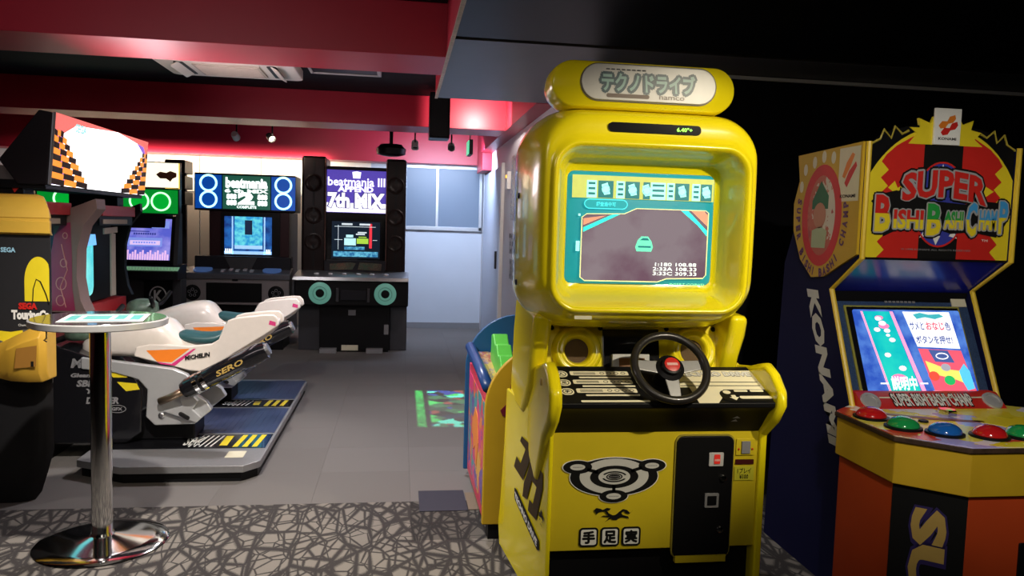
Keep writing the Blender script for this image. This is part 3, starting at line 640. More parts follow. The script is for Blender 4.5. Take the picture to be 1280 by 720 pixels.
for txt,a,b,c1,z0,z1 in (('B',.03,.115,RED,.115,.285),('ISHI',.118,.27,RED,.13,.225),('B',.275,.355,GRN,.105,.255),('ASHI',.358,.46,GRN,.135,.225),('C',.463,.525,SKY,.105,.265),('HAMP',.525,.622,SKY,.135,.235),('P',.62,.675,SKY,.12,.275)):
    if txt == 'HAMP': txt = 'HAM'
    bx_ = (a+.006,z0+.006,b-.006,z1-.006)
    outline(txt, sf, bx_, INK, face, .013, .0050, .05); outline(txt, sf, bx_, SILVINK, face, .006, .0056, .05)
    text('lettering',txt,sf,bx_,YINK,face,.04,.0062)
    g = fit_text(txt,sf,bx_,.04,d=.0068)
    bm_ = [(v-sf.O).dot(sf.V)/KS**2 for v in g.v]; mid = (z0+z1)/2
    for i,v in enumerate(g.v):
        if bm_[i] < mid: g.v[i] = v+sf.V*(mid-bm_[i])
    g.build('lettering', c1, face)
text('lettering','© 1998 KONAMI ALL RIGHTS RESERVED',sf,(.17,.045,.50,.053),GREY,face,.0,.004)
text('lettering','TM',sf,(.55,.09,.58,.10),WHITE,face,.0,.004)
# top crest
cx = W_/2
M().ext(sf, [(cx-.17,.50),(cx-.135,.545),(cx-.17,.57),(cx-.12,.57),(cx-.13,.61),(cx-.07,.59),(cx-.06,.62),(cx+.06,.62),(cx+.08,.59),(cx+.13,.61),(cx+.12,.57),(cx+.17,.56),(cx+.14,.53),(cx+.18,.50)], -.01, .004).build('crest_burst', YINK, face)
bd = M().ext(sf, rect(cx-.062,.50,cx+.062,.655), .004,.016).build('crest_badge', WHITE, face, bevel=.002)
for k,c in ((0,mat('orange ink',(.7,.2,.02),.4)),(1,RED)):
    dx = .0+k*.012; dz = -.028*k
    flat('badge_mark', sf, [[(cx-.045+dx,.580+dz),(cx-.03+dx,.600+dz),(cx-.005+dx,.600+dz),(cx+.005+dx,.620+dz),(cx+.030+dx,.628+dz),(cx+.035+dx,.612+dz),(cx+.022+dx,.595+dz),(cx+.0+dx,.590+dz),(cx-.012+dx,.572+dz),(cx-.035+dx,.568+dz)]], c, face, .017)
text('lettering','KONAMI',sf,(cx-.042,.520,cx+.042,.532),INK,face,.03,.017)
for s in (-1,1):
    M().tube([sf.p(cx+s*u,v,-.0) for u,v in ((.345,.49),(.30,.515),(.285,.555),(.25,.52),(.235,.57),(.20,.54),(.17,.555))], .005, 5).build('crest_lightning', mat('dull yellow edge',(.42,.34,.04),.5), face)
# side sign (left)
sl_ = Fr((X0-.012,2.781,1.267),(0,-1,0),k=KS)
sd = M().ext(sl_, [(0,.10),(0,.58),(-.54,.565),(-.515,.44),(-.56,.33),(-.55,.20),(-.47,.06),(-.36,-.02),(-.25,-.01),(-.14,.04)], 0, .012).build('side_sign', YELD, T)
M().ring(sl_,-.30,.27,.17,.235,.05,.05,.013,.014,36).build('side_sign_ring', RED, sd)
flat('side_sign_picture', sl_, [ell(-.30,.27,.12,.185,30)], art_mat('striped print',[(.45,.10,.05),(.55,.5,.4),(.35,.05,.04)],9), sd, .0135)
flat('side_sign_picture', sl_, [[(-.38,.34),(-.31,.43),(-.24,.36),(-.24,.30),(-.38,.30)]], mat('deep green ink',(.02,.13,.05),.5), sd, .0145)
flat('side_sign_picture', sl_, [ell(-.31,.27,.055,.06,16)], mat('tan ink',(.45,.20,.12),.5), sd, .0150)
flat('side_sign_picture', sl_, [[(-.37,.12),(-.25,.12),(-.24,.2),(-.30,.22),(-.37,.2)]], mat('pale green ink',(.35,.42,.25),.5), sd, .0150)
flat('side_sign_badge', sl_, [rect(-.17,.33,-.01,.565)], CREAM, sd, .0135)
flat('badge_mark', sl_, [[(-.14,.44),(-.11,.50),(-.07,.54),(-.05,.53),(-.08,.48),(-.12,.43)]], MATS['orange ink'], sd, .0145)
flat('badge_mark', sl_, [[(-.12,.41),(-.09,.46),(-.04,.50),(-.03,.48),(-.07,.43),(-.10,.39)]], RED, sd, .0147)
text('lettering','KONAMI',sl_,(-.15,.345,-.03,.36),INK,sd,.03,.0145)
g = M(); word = 'SUPER BISHI BASHI CHAMP'
for i,chh in enumerate(word):
    if chh == ' ':
        g.build('lettering', mat('purple ink',(.10,.02,.10),.4), sd); g = M(); continue
    a = math.radians(165+205*i/(len(word)-1)); px, pz = -.30+.205*math.cos(a), .27+.265*math.sin(a)*1.0
    rf = Fr(sl_.p(px,pz,0), sl_.U*-math.sin(a)+sl_.V*math.cos(a), -(sl_.U*math.cos(a)+sl_.V*math.sin(a)), KS)
    fit_text(chh, rf, (-.004 if chh == 'I' else -.014,-.02,.004 if chh == 'I' else .014,.02), .05, d=.0145, into=g)
g.build('lettering', mat('purple ink',(.10,.02,.10),.5), sd)
g = M()
for q,(a,b) in enumerate(((-.46,.50),(-.38,.53),(-.30,.55),(-.22,.54),(-.49,.42))): g.ext(sl_, ell(a,b-.01,.018,.028,12), .0128,.0138)
g.build('print_dots', CREAM, sd)
text('lettering','KONAMI', Fr((X0-.012,2.80,.62),(0,-1,0),(0,.40,1)), (-.12,-.04,-.025,.62), mat('silver grey lettering',(.55,.55,.50),.4), T, .06, .002, rot=-1)
# canopy under the sign, lit blue, screen
M().ext(L, [(2.79,1.3435),(3.01,1.19),(3.03,1.21),(2.81,1.366)], X0+.012, X1-.012).build('canopy', mat('blue gloss',(.01,.015,.25),.2), T)
M().ext(L, [(2.822,1.3264),(2.845,1.311),(2.85,1.315),(2.827,1.33)], X0+.03, X0+.38).build('canopy_lamp', glow('blue lamp',(.25,.35,.9),1.6), T)
sN0, sN1 = Vector((0,3.006,1.20)), Vector((0,2.785,.735))
zf = Fr((X0+.012,2.785,.735),(1,0,0),sN0-sN1,KS); HL = (sN0-sN1).length/KS
M().ext(zf, rect(0,-.02,W_,HL), -.03, -.004).build('screen_panel', mat('speckled blue print',(.03,.06,.14),.4,0,.8,160), T)
M().ext(zf, rect(.05,.01,W_-.05,.50), -.004, .002).build('screen_frame', mat('olive frame',(.30,.28,.05),.5), T)
bez = M().ext(zf, rect(.06,.02,W_-.06,.492), .002, .006).build('screen_surround', GLOSS, T, bevel=.003)
a0,b0,a1,b1 = .084,.035,.622,.478; SW,SH = a1-a0,b1-b0
zs = Fr(zf.p(a0,b0,.007),zf.U,zf.V,KS)
scn = M().ext(zs, rrect(SW/2,SH/2,SW,SH,.01), 0,.002).build('screen', screen_mat('game picture blue',(.03,.10,.55),(.10,.25,.75),1.0,16), T)
def Q(*p): return [(a*SW,(1-b)*SH) for a,b in p]
flat('picture_field', zs, [Q((.07,.02),(.34,.02),(.49,.98),(.20,.98))], screen_mat('picture turquoise',(.0,.55,.60),(.02,.75,.62),1,9), scn, .003)
flat('picture_stripe', zs, [Q((.07,.02),(.09,.02),(.22,.98),(.20,.98)),Q((.34,.02),(.37,.02),(.54,.98),(.50,.98))], glow('picture pink',(.95,.35,.60),1), scn, .0035)
g = M()
for u,v,r in ((.22,.10,.03),(.25,.15,.035),(.19,.22,.03),(.28,.23,.03),(.31,.33,.03),(.24,.49,.03),(.35,.63,.035),(.38,.92,.03),(.28,.28,.02)): g.poly(zs,[(a*SW,(1-b)*SH) for a,b in ell(u,v,r,r*.8,12)],.004+random.random()*.0004)
g.build('picture_splash', glow('picture pale pink',(.9,.75,.85),1), scn)
g = M()
for u,v,r in ((.23,.09,.04),(.26,.18,.05),(.30,.73,.07)): g.poly(zs,[(a*SW,(1-b)*SH) for a,b in ell(u,v,r,r*.6,12)],.0037)
g.build('picture_shape', glow('picture rose',(.85,.22,.45),1), scn)
flat('picture_board', zs, [Q((.46,.02),(.90,.02),(.925,.42),(.53,.40))], glow('picture white',(.92,.92,.98),1.05), scn, .0042)
flat('picture_panel', zs, [Q((.53,.42),(.925,.44),(.985,.90),(.60,.87))], glow('picture red',(.80,.10,.16),1), scn, .0042)
flat('picture_panel', zs, [Q((.57,.55),(.76,.64),(.90,.66),(.97,.78),(.965,.82),(.80,.74),(.59,.68)),Q((.60,.93),(.985,.94),(.985,.98),(.605,.98))], glow('picture yellow',(.85,.75,.15),1), scn, .0046)
flat('picture_panel', zs, [Q((.62,.43),(.80,.44),(.84,.57),(.66,.56))], glow('picture navy',(.06,.10,.30),1), scn, .0046)
flat('picture_panel', zs, [Q((.58,.86),(.99,.88),(.985,.93),(.60,.92))], glow('picture light pink',(.95,.45,.65),1), scn, .0048)
flat('picture_button', zs, [[(a*SW,(1-b)*SH) for a,b in ell(.62,.71,.05,.05,14)]], glow('picture button red',(.85,.08,.05),1), scn, .005)
flat('picture_button', zs, [[(a*SW,(1-b)*SH) for a,b in ell(.755,.755,.05,.05,14)]], glow('picture button green',(.02,.45,.12),1), scn, .005)
flat('picture_shape', zs, [Q((.86,.66),(.92,.58),(.96,.66),(.97,.84),(.90,.86),(.87,.76))], glow('picture light blue',(.10,.55,.85),1), scn, .0054)
flat('picture_shape', zs, [[(a*SW,(1-b)*SH) for a,b in ell(.745,.62,.045,.04,14)]], glow('picture grey',(.35,.35,.42),1), scn, .0052)
M().ring(zs,.735*SW,(1-.5)*SH,.032,.016,.005,d0=.005,d1=.0054,n=20).build('picture_ring', MATS['picture white'], scn)
text('lettering','サメと',zs,(.50*SW,(1-.22)*SH,.63*SW,(1-.13)*SH),MATS['picture navy'],scn,.02,.005)
text('lettering','おなじ',zs,(.65*SW,(1-.22)*SH,.82*SW,(1-.13)*SH),MATS['picture red'],scn,.03,.005)
text('lettering','色',zs,(.83*SW,(1-.22)*SH,.88*SW,(1-.13)*SH),MATS['picture navy'],scn,.02,.005)
text('lettering','ボタンを押せ!',zs,(.53*SW,(1-.37)*SH,.87*SW,(1-.28)*SH),MATS['picture navy'],scn,.02,.005)
flat('picture_shape', zs, [Q((.55,.05),(.62,.03),(.70,.05),(.80,.04),(.84,.07),(.75,.10),(.66,.08),(.58,.10))], glow('picture teal',(.05,.4,.45),1), scn, .0046)
text('lettering','説明中',zs,(.22*SW,(1-.86)*SH,.45*SW,(1-.71)*SH),MATS['picture white'],scn,.03,.0052)
flat('picture_stripe', zs, [Q((.12,.78),(.19,.78),(.19,.795),(.12,.795)),Q((.48,.78),(.55,.78),(.55,.795),(.48,.795))], MATS['picture white'], scn, .005)
flat('fine_print', zf, [rect(.26+.02*k,.515,.275+.02*k,.525) for k in range(8)], GREY, T, .001)
M().ext(zf, rect(.60,.50,.675,.54), .0,.004).build('notice', CREAM, T)
# red name strip under the screen
rf = Fr((X0+.012,2.715,.762),(1,0,0),(0,.07,.055),KS)
M().ext(L,[(2.715,.70),(2.715,.762),(2.785,.817),(2.88,.817),(2.88,.70)], X0+.012,X1-.012).build('name_strip', RED, T, bevel=.002)
flat('name_stripe', rf, [rect(.10,.065,.60,.073)], CREAM, T, .001)
text('lettering','SUPER BISHI BASHI CHAMP',rf,(.15,.015,.54,.095),INK,T,.07,.002)
text('lettering','SUPER BISHI BASHI CHAMP',rf,(.155,.02,.535,.09),WHITE,T,.03,.003)
for u in (.05,W_-.05): M().lathe(Fr(rf.p(u,.05,0),rf.U,rf.V,KS),[(.045,0),(.042,.008),(.03,.010),(.028,.004),(.012,.006)],24).build('strip_speaker', SILVINK, T, smooth=True)
# control deck
CX = (X0+X1)/2
half = [(CX-.33,2.78),(1.655,2.70),(1.655,2.35),(1.82,2.20)]
deck = half+[(2*CX-a,b) for a,b in half[::-1]]
tp = top(0,0,0)
dk = Fr((0,2.2,.765),(1,0,0),(0,1,.0))
skirt = M().ext(tp, deck, .60,.745).build('deck_skirt', YELD, T, bevel=.004)
rim = [(CX+(a-CX)*1.02, 2.5+(b-2.5)*1.025) for a,b in deck]
M().ext(tp, rim, .745,.762).build('deck_rim', mat('worn dark rim',(.05,.03,.02),.5,0,.8,60), T, bevel=.003)
M().ext(tp, [(CX+(a-CX)*1.005, 2.5+(b-2.5)*1.012) for a,b in deck], .762,.766).build('deck_print', art_mat('deck artwork',[(.80,.66,.03),(.85,.78,.85),(.65,.06,.03),(.45,.40,.80),(.85,.74,.10),(.90,.88,.85)],7,.25), T)
def dome(x, y, col):
    M().lathe(top(x,y,.765),[(.062,0),(.062,.008),(.056,.010)],28).build('button_collar', BLK, T, smooth=True)
    M().lathe(top(x,y,.773),[(.054*math.cos(a),.034*math.sin(a)) for a in [PI/2*k/7 for k in range(8)]],28).build('button', col, T, smooth=2)
BR = mat('translucent red',(.45,.01,.012),.12,coat=.6,emit=.04); BG = mat('translucent green',(.01,.25,.06),.12,coat=.6,emit=.04); BB = mat('translucent blue',(.01,.10,.38),.12,coat=.6,emit=.04)
for x,y,c in ((1.718,2.585,BR),(1.745,2.44,BG),(1.84,2.355,BB),(1.975,2.315,BR),(2.095,2.31,BG),(2.215,2.32,BB),(2.33,2.37,BR),(2.41,2.46,BG),(2.44,2.59,BB)): dome(x,y,c)
M().lathe(top(2.05,2.62,.765),[(.035,0),(.035,.02),(.03,.024)],6).build('start_button', CHROME, T); M().lathe(top(1.88,2.52,.765),[(.018,0),(.016,.008)],12).build('small_button', INK, T)
g = M(); g.ext(tp, [(2.08,2.52),(2.12,2.58),(2.16,2.55),(2.22,2.61),(2.26,2.55),(2.33,2.58),(2.31,2.51),(2.35,2.47),(2.28,2.47),(2.27,2.42),(2.21,2.45),(2.15,2.42),(2.13,2.47)], .766,.768); g.build('deck_burst', YINK, T)
g = M(); g.ext(tp, [(1.80,2.66),(1.95,2.58),(2.12,2.52),(2.11,2.50),(1.93,2.55),(1.78,2.64)], .766,.768); g.build('deck_streak', mat('brown streak',(.18,.05,.02),.4), T)
# lower body
low = [(CX-.325,2.78),(1.668,2.69),(1.668,2.365),(1.832,2.215)]; low = low+[(2*CX-a,b) for a,b in low[::-1]]
lb = M().ext(tp, low, .02,.60).build('lower_body', ORG, T, bevel=.003)
M().ext(tp, [(CX+(a-CX)*.97, 2.5+(b-2.5)*.96) for a,b in low], 0,.02).build('plinth', BLK, T)
ch = Vector((1.832-1.668,2.215-2.365,0)); chl = ch.length; chf = Fr((1.668,2.365,0), ch, (0,0,1))
M().ext(chf, rect(.0,.02,chl,.6), 0,.003).build('corner_board', INK, lb)
g = fit_text('SUPER', chf, (.055,-.22,.175,.545), .11, d=.005, rot=-1); g.build('lettering', mat('dark violet ink',(.03,.02,.10),.4), lb)
g = fit_text('SUPER', chf, (.062,-.21,.168,.535), .05, d=.006, rot=-1); g.build('lettering', GOLD, lb)
M().ext(front(2.07,2.215,.38), rrect(0,0,.09,.12,.006), 0,.008).build('coin_mech', BLK, lb, bevel=.002); M().ext(front(2.07,2.207,.38), rrect(0,0,.04,.05,.004), 0,.004).build('coin_mech_plate', GREY, lb)
M().ext(front(2.2,2.215,.15), rect(-.19,-.12,.12,.13), 0,.004).build('front_board', NAVY, lb)
for x,y in ((1.9,2.45),(2.3,2.45),(1.9,3.3),(2.3,3.3)): M().box((x-.03,y-.03,0),(x+.03,y+.03,.02)).build('foot', BLK, T)

# ================================================================== KIDDIE RIDE / REDEMPTION GAME (blue and yellow arches)
T = thing('redemption_game', (.46,3.85,0), 'low prize game with yellow arched end and blue arched back, behind the yellow machine', 'arcade machine')
def arch_pts(w, z0, zt, r, rev=False):
    c = ell(-w+r,zt-r,r,r,14,PI/2,PI)
    return [(0,z0),(0,zt)]+c+[(-w,z0)]
fr = front(.86,3.42,0)
M().ext(fr, arch_pts(.47,.07,.90,.30), -.03,0).build('end_panel', YELD, T, bevel=.006)
fr = front(.98,4.34,0)
M().ext(fr, arch_pts(.60,.04,.93,.30), -.03,0).build('end_panel', mat('deep blue panel',(.01,.09,.24),.4), T, bevel=.006)
M().box((.41,3.45,.07),(.80,4.34,.62)).build('body', BLUE, T)
sdf = left(.405,4.32,0)
M().ext(sdf, [(.0,.05),(.87,.07),(.87,.63),(.0,.66)], -.01,.004).build('side_board', mat('pink red board',(.62,.05,.10),.4), T)
M().ext(sdf, [(.05,.10),(.78,.12),(.82,.5),(.80,.61),(.02,.62)], .004,.006).build('side_art', art_mat('prize art',[(.65,.05,.12),(.75,.22,.03),(.15,.08,.35),(.7,.05,.2),(.05,.3,.35),(.75,.4,.05)],9), T)
M().ext(sdf, [(.30,.42),(.40,.50),(.52,.48),(.58,.36),(.50,.22),(.42,.30),(.34,.26)], .006,.008).build('side_figure', mat('orange figure',(.85,.25,.03),.4), T)
M().tube([(.405,3.45,.70),(.405,3.75,.72),(.40,4.31,.75)], .028, 10).build('side_rail', mat('blue rail',(.01,.05,.20),.35), T, smooth=2)
M().ext(Fr((.42,3.46,.60),(1,0,0),(0,1,.12)), rect(0,0,.38,.86), 0,.02).build('play_field', art_mat('field art',[(.35,.12,.08),(.5,.3,.15),(.3,.2,.3),(.55,.4,.1)],16), T)
g = M(); q = []
for k in range(9):
    yy = 3.60+.07*k; zz = .70+.018*k+(.028 if k%2 else 0); q.append((yy,zz))
g.ext(L, [(3.58,.62)]+q+[(4.18,.70)], .50,.58); g.build('creature', mat('green creature',(.10,.55,.06),.4), T, bevel=.008)
g = M(); g.ext(front(.86,3.42,0), [(-.40,.60),(-.37,.63),(-.355,.72),(-.33,.70),(-.34,.60),(-.33,.50),(-.36,.52),(-.365,.57),(-.39,.575)], 0,.003); g.build('end_art', mat('maroon figure',(.16,.01,.03),.4), T)
for x,y in ((.48,3.47),(.75,3.47),(.48,4.2),(.75,4.2)): M().box((x-.06,y-.04,0),(x+.03,y+.05,.07)).build('foot', BLK, T)

# ================================================================== BAR TABLE
TX, TY = -1.262, 3.515
T = thing('bar_table', (TX,TY,0), 'round chrome pedestal bar table with pale rimmed top at the left', 'table')
M().lathe(top(TX,TY,.957),[(.262,0),(.268,.004),(.268,.026),(.262,.030)],56).build('table_rim', mat('brushed rim',(.62,.62,.60),.3,.5), T, smooth=True)
M().lathe(top(TX,TY,.987),[(.262,-.003),(.259,.0012)],56).build('table_top', mat('dark laminate top',(.045,.040,.040),.18,coat=.5), T, smooth=True)
M().lathe(top(TX,TY,.012),[(.042,0),(.042,.93),(.07,.945)],40).build('pole', CHROME, T, smooth=True)
M().lathe(top(TX,TY,0),[(.262,0),(.268,.006),(.258,.013),(.20,.020),(.10,.030),(.05,.040),(.045,.05)],56).build('base', CHROME, T, smooth=True)
pc = M().ext(Fr((TX+.02,TY-.02,.9895),(1,.18,0),(-.18,1,0)), rect(-.15,-.14,.17,.13), 0,.0012)
pc = tag(pc.build('menu_card', WHITE, None, origin=(TX,TY,.988)), 'white card with teal print lying on the round bar table', 'card')
pf = Fr((TX+.02,TY-.02,.9895),(1,.18,0),(-.18,1,0)); ORG_[pc.name] = Vector((TX,TY,.988))
flat('card_print', pf, [rect(-.13,-.12,.15,-.095),rect(-.13,.085,.15,.11),rect(-.13,-.08,-.09,.07),rect(-.07,-.07,.03,.06),rect(.05,-.07,.09,.07),rect(.11,-.08,.15,.07)], mat('teal print',(.08,.38,.36),.5), pc, .0018)
hb = M().tube([(TX-.13,TY-.20,.957),(TX-.13,TY-.20,.925)],.003,6); hb.tube([(TX-.13,TY-.20,.925),(TX-.14,TY-.20,.918),(TX-.128,TY-.2,.912)],.003,6)
hb.build('hook', STEEL, T)

# ================================================================== TOURING CAR CABINET (far left)
T = thing('racing_arcade_cabinet', (-2.2,4.1,0), 'black and yellow racing cabinet cut off by the left edge, beside the bar table', 'arcade machine')
KR = 1.2; cx1 = -1.66; cyf = 4.03
def plan(inset, y0=cyf, y1=4.38, r=0): return [(-3.0,y1),(-3.0,y0),(cx1-inset,y0),(cx1-inset-.005,y0+.02),(cx1-inset-.15,y1)]
ri = []
for z,i,dy in ((1.32,.0,.0),(1.33,-.004,-.03),(1.385,-.004,-.032),(1.388,.0,-.026),(1.40,.0,-.026),(1.403,-.004,-.03),(1.44,.004,-.022),(1.48,.025,.0),(1.505,.05,.03),(1.515,.085,.06)): ri.append([(a,b,z) for a,b in plan(i,cyf+dy)])
M().loops(ri).build('top_cap', mat('amber moulding',(.62,.38,.05),.4), T, smooth=True)
ri = [[(a,b,z) for a,b in plan(.008)] for z in (.60,1.32)]
gp = M().loops(ri).build('graphic_panel', mat('satin black print',(.022,.022,.024),.45), T)
def rplan(i,z): return [(-3.0,4.38,z),(-3.0,cyf+.01,z),(cx1-i-.08,cyf+.01,z),(cx1-i-.05,cyf+.015,z),(cx1-i-.02,cyf+.03,z),(cx1-i,cyf+.06,z),(cx1-i-.14,4.38,z)]
M().loops([rplan(.03,.60),rplan(.03,.25),rplan(.06,.14),rplan(.09,.04),rplan(.12,.0)]).build('base', mat('base black',(.012,.012,.013),.35), T, smooth=True)
gf = Fr((cx1,cyf-.001,1.42-1.42*KR),k=KR)
YI = YINK
flat('arch_print', gf, [[(-.105,1.07)]+[(-.052+.053*math.cos(a),1.15+.10*math.sin(a)) for a in [PI-PI*k/14*.75 for k in range(15)]]+[(-.012,1.20),(-.012,1.07)]], YI, gp, .001)
stuff(M().tube([gf.p(a,b,.002) for a,b in ((-.075,1.07),(-.072,1.12),(-.06,1.16),(-.045,1.15),(-.025,1.10),(-.014,1.06))], .0025, 5).build('arch_line', INK, gp))
text('lettering','SEGA',gf,(-.128,1.037,-.058,1.064),RED,gp,.06,.003)
text('lettering','TouringCa',gf,(-.155,.985,-.012,1.035),WHITE,gp,.06,.003)
text('lettering','Championship',gf,(-.13,.966,-.06,.978),WHITE,gp,.0,.003)
text('lettering','SEGA',gf,(-.19,1.265,-.135,1.285),mat('pale blue ink',(.3,.55,.7),.4),gp,.04,.003)
flat('yellow_print', gf, [[(-.25,.955),(-.16,.945),(-.10,.955),(-.012,.965),(-.012,.80),(-.25,.80)]], YI, gp, .001)
flat('black_print', gf, [[(-.25,.93),(-.20,.83),(-.19,.88),(-.15,.81),(-.17,.90)],[(-.115,.955),(-.085,.955),(-.075,.83),(-.088,.83)]], mat('grey ink',(.10,.10,.10),.4), gp, .002)
g = M(); ri = []
for x,za,zb,d in ((-3.0,.80,.645,.06),(-2.0,.80,.64,.07),(-1.90,.80,.635,.07),(-1.82,.84,.625,.12),(-1.74,.88,.62,.13),(-1.68,.90,.62,.12),(-1.655,.90,.63,.09)):
    ri.append([(x,cyf+.02,za),(x,cyf-d*.6,za-.01),(x,cyf-d,za-.06),(x,cyf-d*.95,zb+.05),(x,cyf-d*.7,zb),(x,cyf+.02,zb)])
g.loops(ri).build('bumper', mat('amber moulding 2',(.52,.30,.03),.45), T, bevel=.006)
flat('bumper_recess', Fr((-1.73,cyf-.128,.745),(1,0,0),(0,0,1)), [[(-.05,-.05),(.045,-.04),(.05,.06),(-.04,.045)]], mat('brown recess',(.28,.13,.02),.5), T, .004)
flat('bumper_slot', Fr((-1.70,cyf-.130,.72),(1,0,0),(0,0,1)), [rect(-.006,-.015,.006,.01)], INK, T, .005)

# ================================================================== MOTORBIKE RACING MACHINES
T = thing('twin_bike_cabinet', (-2.05,5.2,0), 'twin motorbike racing cabinet with large white lit sign and chequered ends', 'arcade machine')
BACK = mat('black laminate',(.014,.013,.015),.5)
M().box((-2.6,4.62,0),(-2.08,6.1,1.44)).build('body', BACK, T, bevel=.01)
hood = [(-2.08,1.70),(-1.88,1.965),(-1.815,1.955),(-1.845,1.575),(-1.99,1.575)]
M().ext(front(0,4.43,0), hood, -1.55,0).build('sign_hood', mat('dark hood',(.009,.007,.010),.6), T, bevel=.006)
sn = Vector((-1.815,0,1.955))-Vector((-1.845,0,1.575))
sf = Fr((-1.842,4.445,1.578),(0,1,0),(sn.x,0,sn.z)); SWm, SHm = 1.52, sn.length
sg = M().ext(sf, rect(0,0,SWm,SHm), 0,.006).build('lit_sign', glow('blown white sign',(1,.95,.98),2.2,.02), T)
def B(*p): return [(a*SWm,(1-b)*SHm) for a,b in p]
flat('sign_edge', sf, [B((.0,.0),(.20,.0),(.07,.25),(.12,.99),(.0,.99)),B((.80,.0),(1,.0),(1,.99),(.90,.99),(.97,.3))], glow('sign violet',(.28,.14,.70),1.0), sg, .008)
flat('sign_edge', sf, [B((.0,.0),(.6,.0),(.18,.1),(.05,.3),(.0,.3)),B((.6,.0),(1,.0),(1,.35),(.94,.12))], glow('sign rose',(.85,.17,.14),1.0), sg, .009)
g = M(); g2 = M()
for s in (0,1):
    for r in range(9):
        w = .03+.012*r
        for c in range(3):
            a = c*w/1.2; poly = B((a,.22+.085*r),(a+w/1.2,.24+.085*r),(a+w/1.2,.325+.085*r),(a,.305+.085*r))
            if s: poly = [(SWm-x,y) for x,y in poly]
            (g if (r+c)%2 else g2).poly(sf, poly, .011)
g.build('chequer', glow('chequer orange',(1,.32,.02),1.0), sg); g2.build('chequer', glow('chequer dark',(.03,.01,.0),.3), sg)
text('lettering','SEGA',sf,(.17*SWm,.80*SHm,.27*SWm,.93*SHm),glow('sign teal',(.3,.75,.75),1), sg,.05,.012)
flat('fine_print', sf, [rect((.38+.03*k)*SWm,.27*SHm,(.40+.03*k)*SWm,.285*SHm) for k in range(10)], glow('sign grey',(.6,.6,.65),1), sg, .012)
M().tube([sf.p(0,0,.006),sf.p(0,SHm,.006)],.006,6).build('sign_moulding', GREY, T)
M().box((-2.1,4.45,1.555),(-1.86,6.0,1.578)).build('under_sign', BLK, T)
for y_ in (4.47,5.86): M().box((-2.3,y_,1.40),(-1.98,y_+.12,1.60)).build('sign_post', BLK, T)
flat('warning_mark', front(-2.02,4.468,1.545), [[(-.02,.022),(.03,.022),(.0,-.015)]], RED, T, .002)
flat('grey_flank', front(0,4.62,0), [[(-2.6,1.0),(-2.02,1.0),(-1.96,1.50),(-2.10,1.68),(-2.6,1.68)]], mat('warm grey flank',(.16,.14,.13),.6), T, .01)
# per player: red header, screen, dark shroud
for y0,y1 in ((4.46,4.88),(5.36,5.98)):
    M().ext(right(-1.93,0,0), [(y0,1.42),(y1,1.42),(y1,1.49),(y0,1.49)], 0,.03).build('header', REDD, T, bevel=.004)
    M().ext(right(-1.93,0,0), [(y0,1.36),(y1,1.36),(y1,1.42),(y0,1.42)], 0,.01).build('header_label', BLK, T)
    M().ext(right(-1.925,0,0), [(y0+.05,1.37),(y1-.12,1.37),(y1-.12,1.40),(y0+.05,1.40)], .006,.01).build('label_strip', mat('worn beige label',(.30,.24,.18),.6), T)
for y0,y1 in ((4.50,4.86),(5.02,5.50)):
    M().ext(right(-2.03,0,0), [(y0-.04,.85),(y1+.36,.85),(y1+.36,1.40),(y0-.04,1.40)], -.04,.0).build('screen_shroud', BLK, T)
    rs = []
    for d,s in ((0,1),(.012,.95),(.028,.8),(.038,.5),(.042,.2)): rs.append([right(-2.03,(y0+y1)/2+.02,1.1).p(a*s,b*s,d) for a,b in rrect(0,0,y1-y0,.42,.04)])
    M().loops(rs).build('screen', screen_mat('cyan crt',(.10,.70,.78),(.25,.90,.88),1.0,4), T, smooth=2)
g = M().ext(right(-1.95,0,0), [(5.62,.88),(5.70,.88),(5.70,1.30),(5.62,1.31)], 0,.01); g.ext(right(-1.95,0,0), [(5.5,1.30),(5.74,1.31),(5.74,1.35),(5.5,1.34)], 0,.01); g.build('screen_bracket', mat('worn tan strip',(.26,.22,.18),.6), T)
flat('screen_top_art', right(-1.988,5.26,1.1), [[(-.2,.12),(.2,.13),(.18,.20),(-.18,.20)]], glow('screen blue foam',(.15,.45,.85),1), T, .012)
cres = lambda: [(-2.0,1.42),(-1.76,1.52),(-1.755,1.46),(-1.83,1.36),(-1.865,1.22),(-1.87,1.05),(-1.85,.92),(-1.82,.85),(-2.05,.85),(-2.02,.95),(-2.02,1.15),(-1.99,1.30)]
DIV = mat('taupe edge',(.15,.095,.085),.5)
for yy in (4.86,):
    dv = M().ext(front(0,yy,0), cres(), -.14,0).build('divider', DIV, T, bevel=.003)
    pk = [(-1.955,1.36),(-1.90,1.38),(-1.895,1.2),(-1.895,1.0),(-1.88,.86),(-2.03,.86),(-2.01,.95),(-2.015,1.15),(-1.99,1.30)]
    flat('divider_art', front(0,yy,0), [pk], mat('wine print',(.22,.02,.06),.35), dv, .002)
    g = M()
    for cx,cz,r in ((-1.955,1.02,.03),(-1.94,1.14,.02),(-1.96,.92,.025),(-1.93,1.3,.015)): g.ring(front(0,yy,0),cx,cz,r,r*1.3,.005,d0=.002,d1=.004,n=16)
    g.tube([(-1.93,yy-.003,.88),(-1.96,yy-.003,1.0),(-1.92,yy-.003,1.1),(-1.95,yy-.003,1.25)],.003,5)
    g.build('divider_lines', mat('pale wine line',(.42,.16,.15),.5), dv)
dv = M().ext(front(0,6.02,0), [(a-.12,b) for a,b in cres()], -.05,0).build('divider', BLK, T, bevel=.003)
M().ext(L, [(4.46,.0),(6.05,.0),(6.05,.70),(4.46,.70)], -2.1,-1.99).build('lower_front', BLK, T)
M().ext(L, [(4.46,.70),(6.05,.70),(6.05,.84),(4.46,.84)], -2.1,-1.99).build('red_console', REDD, T)

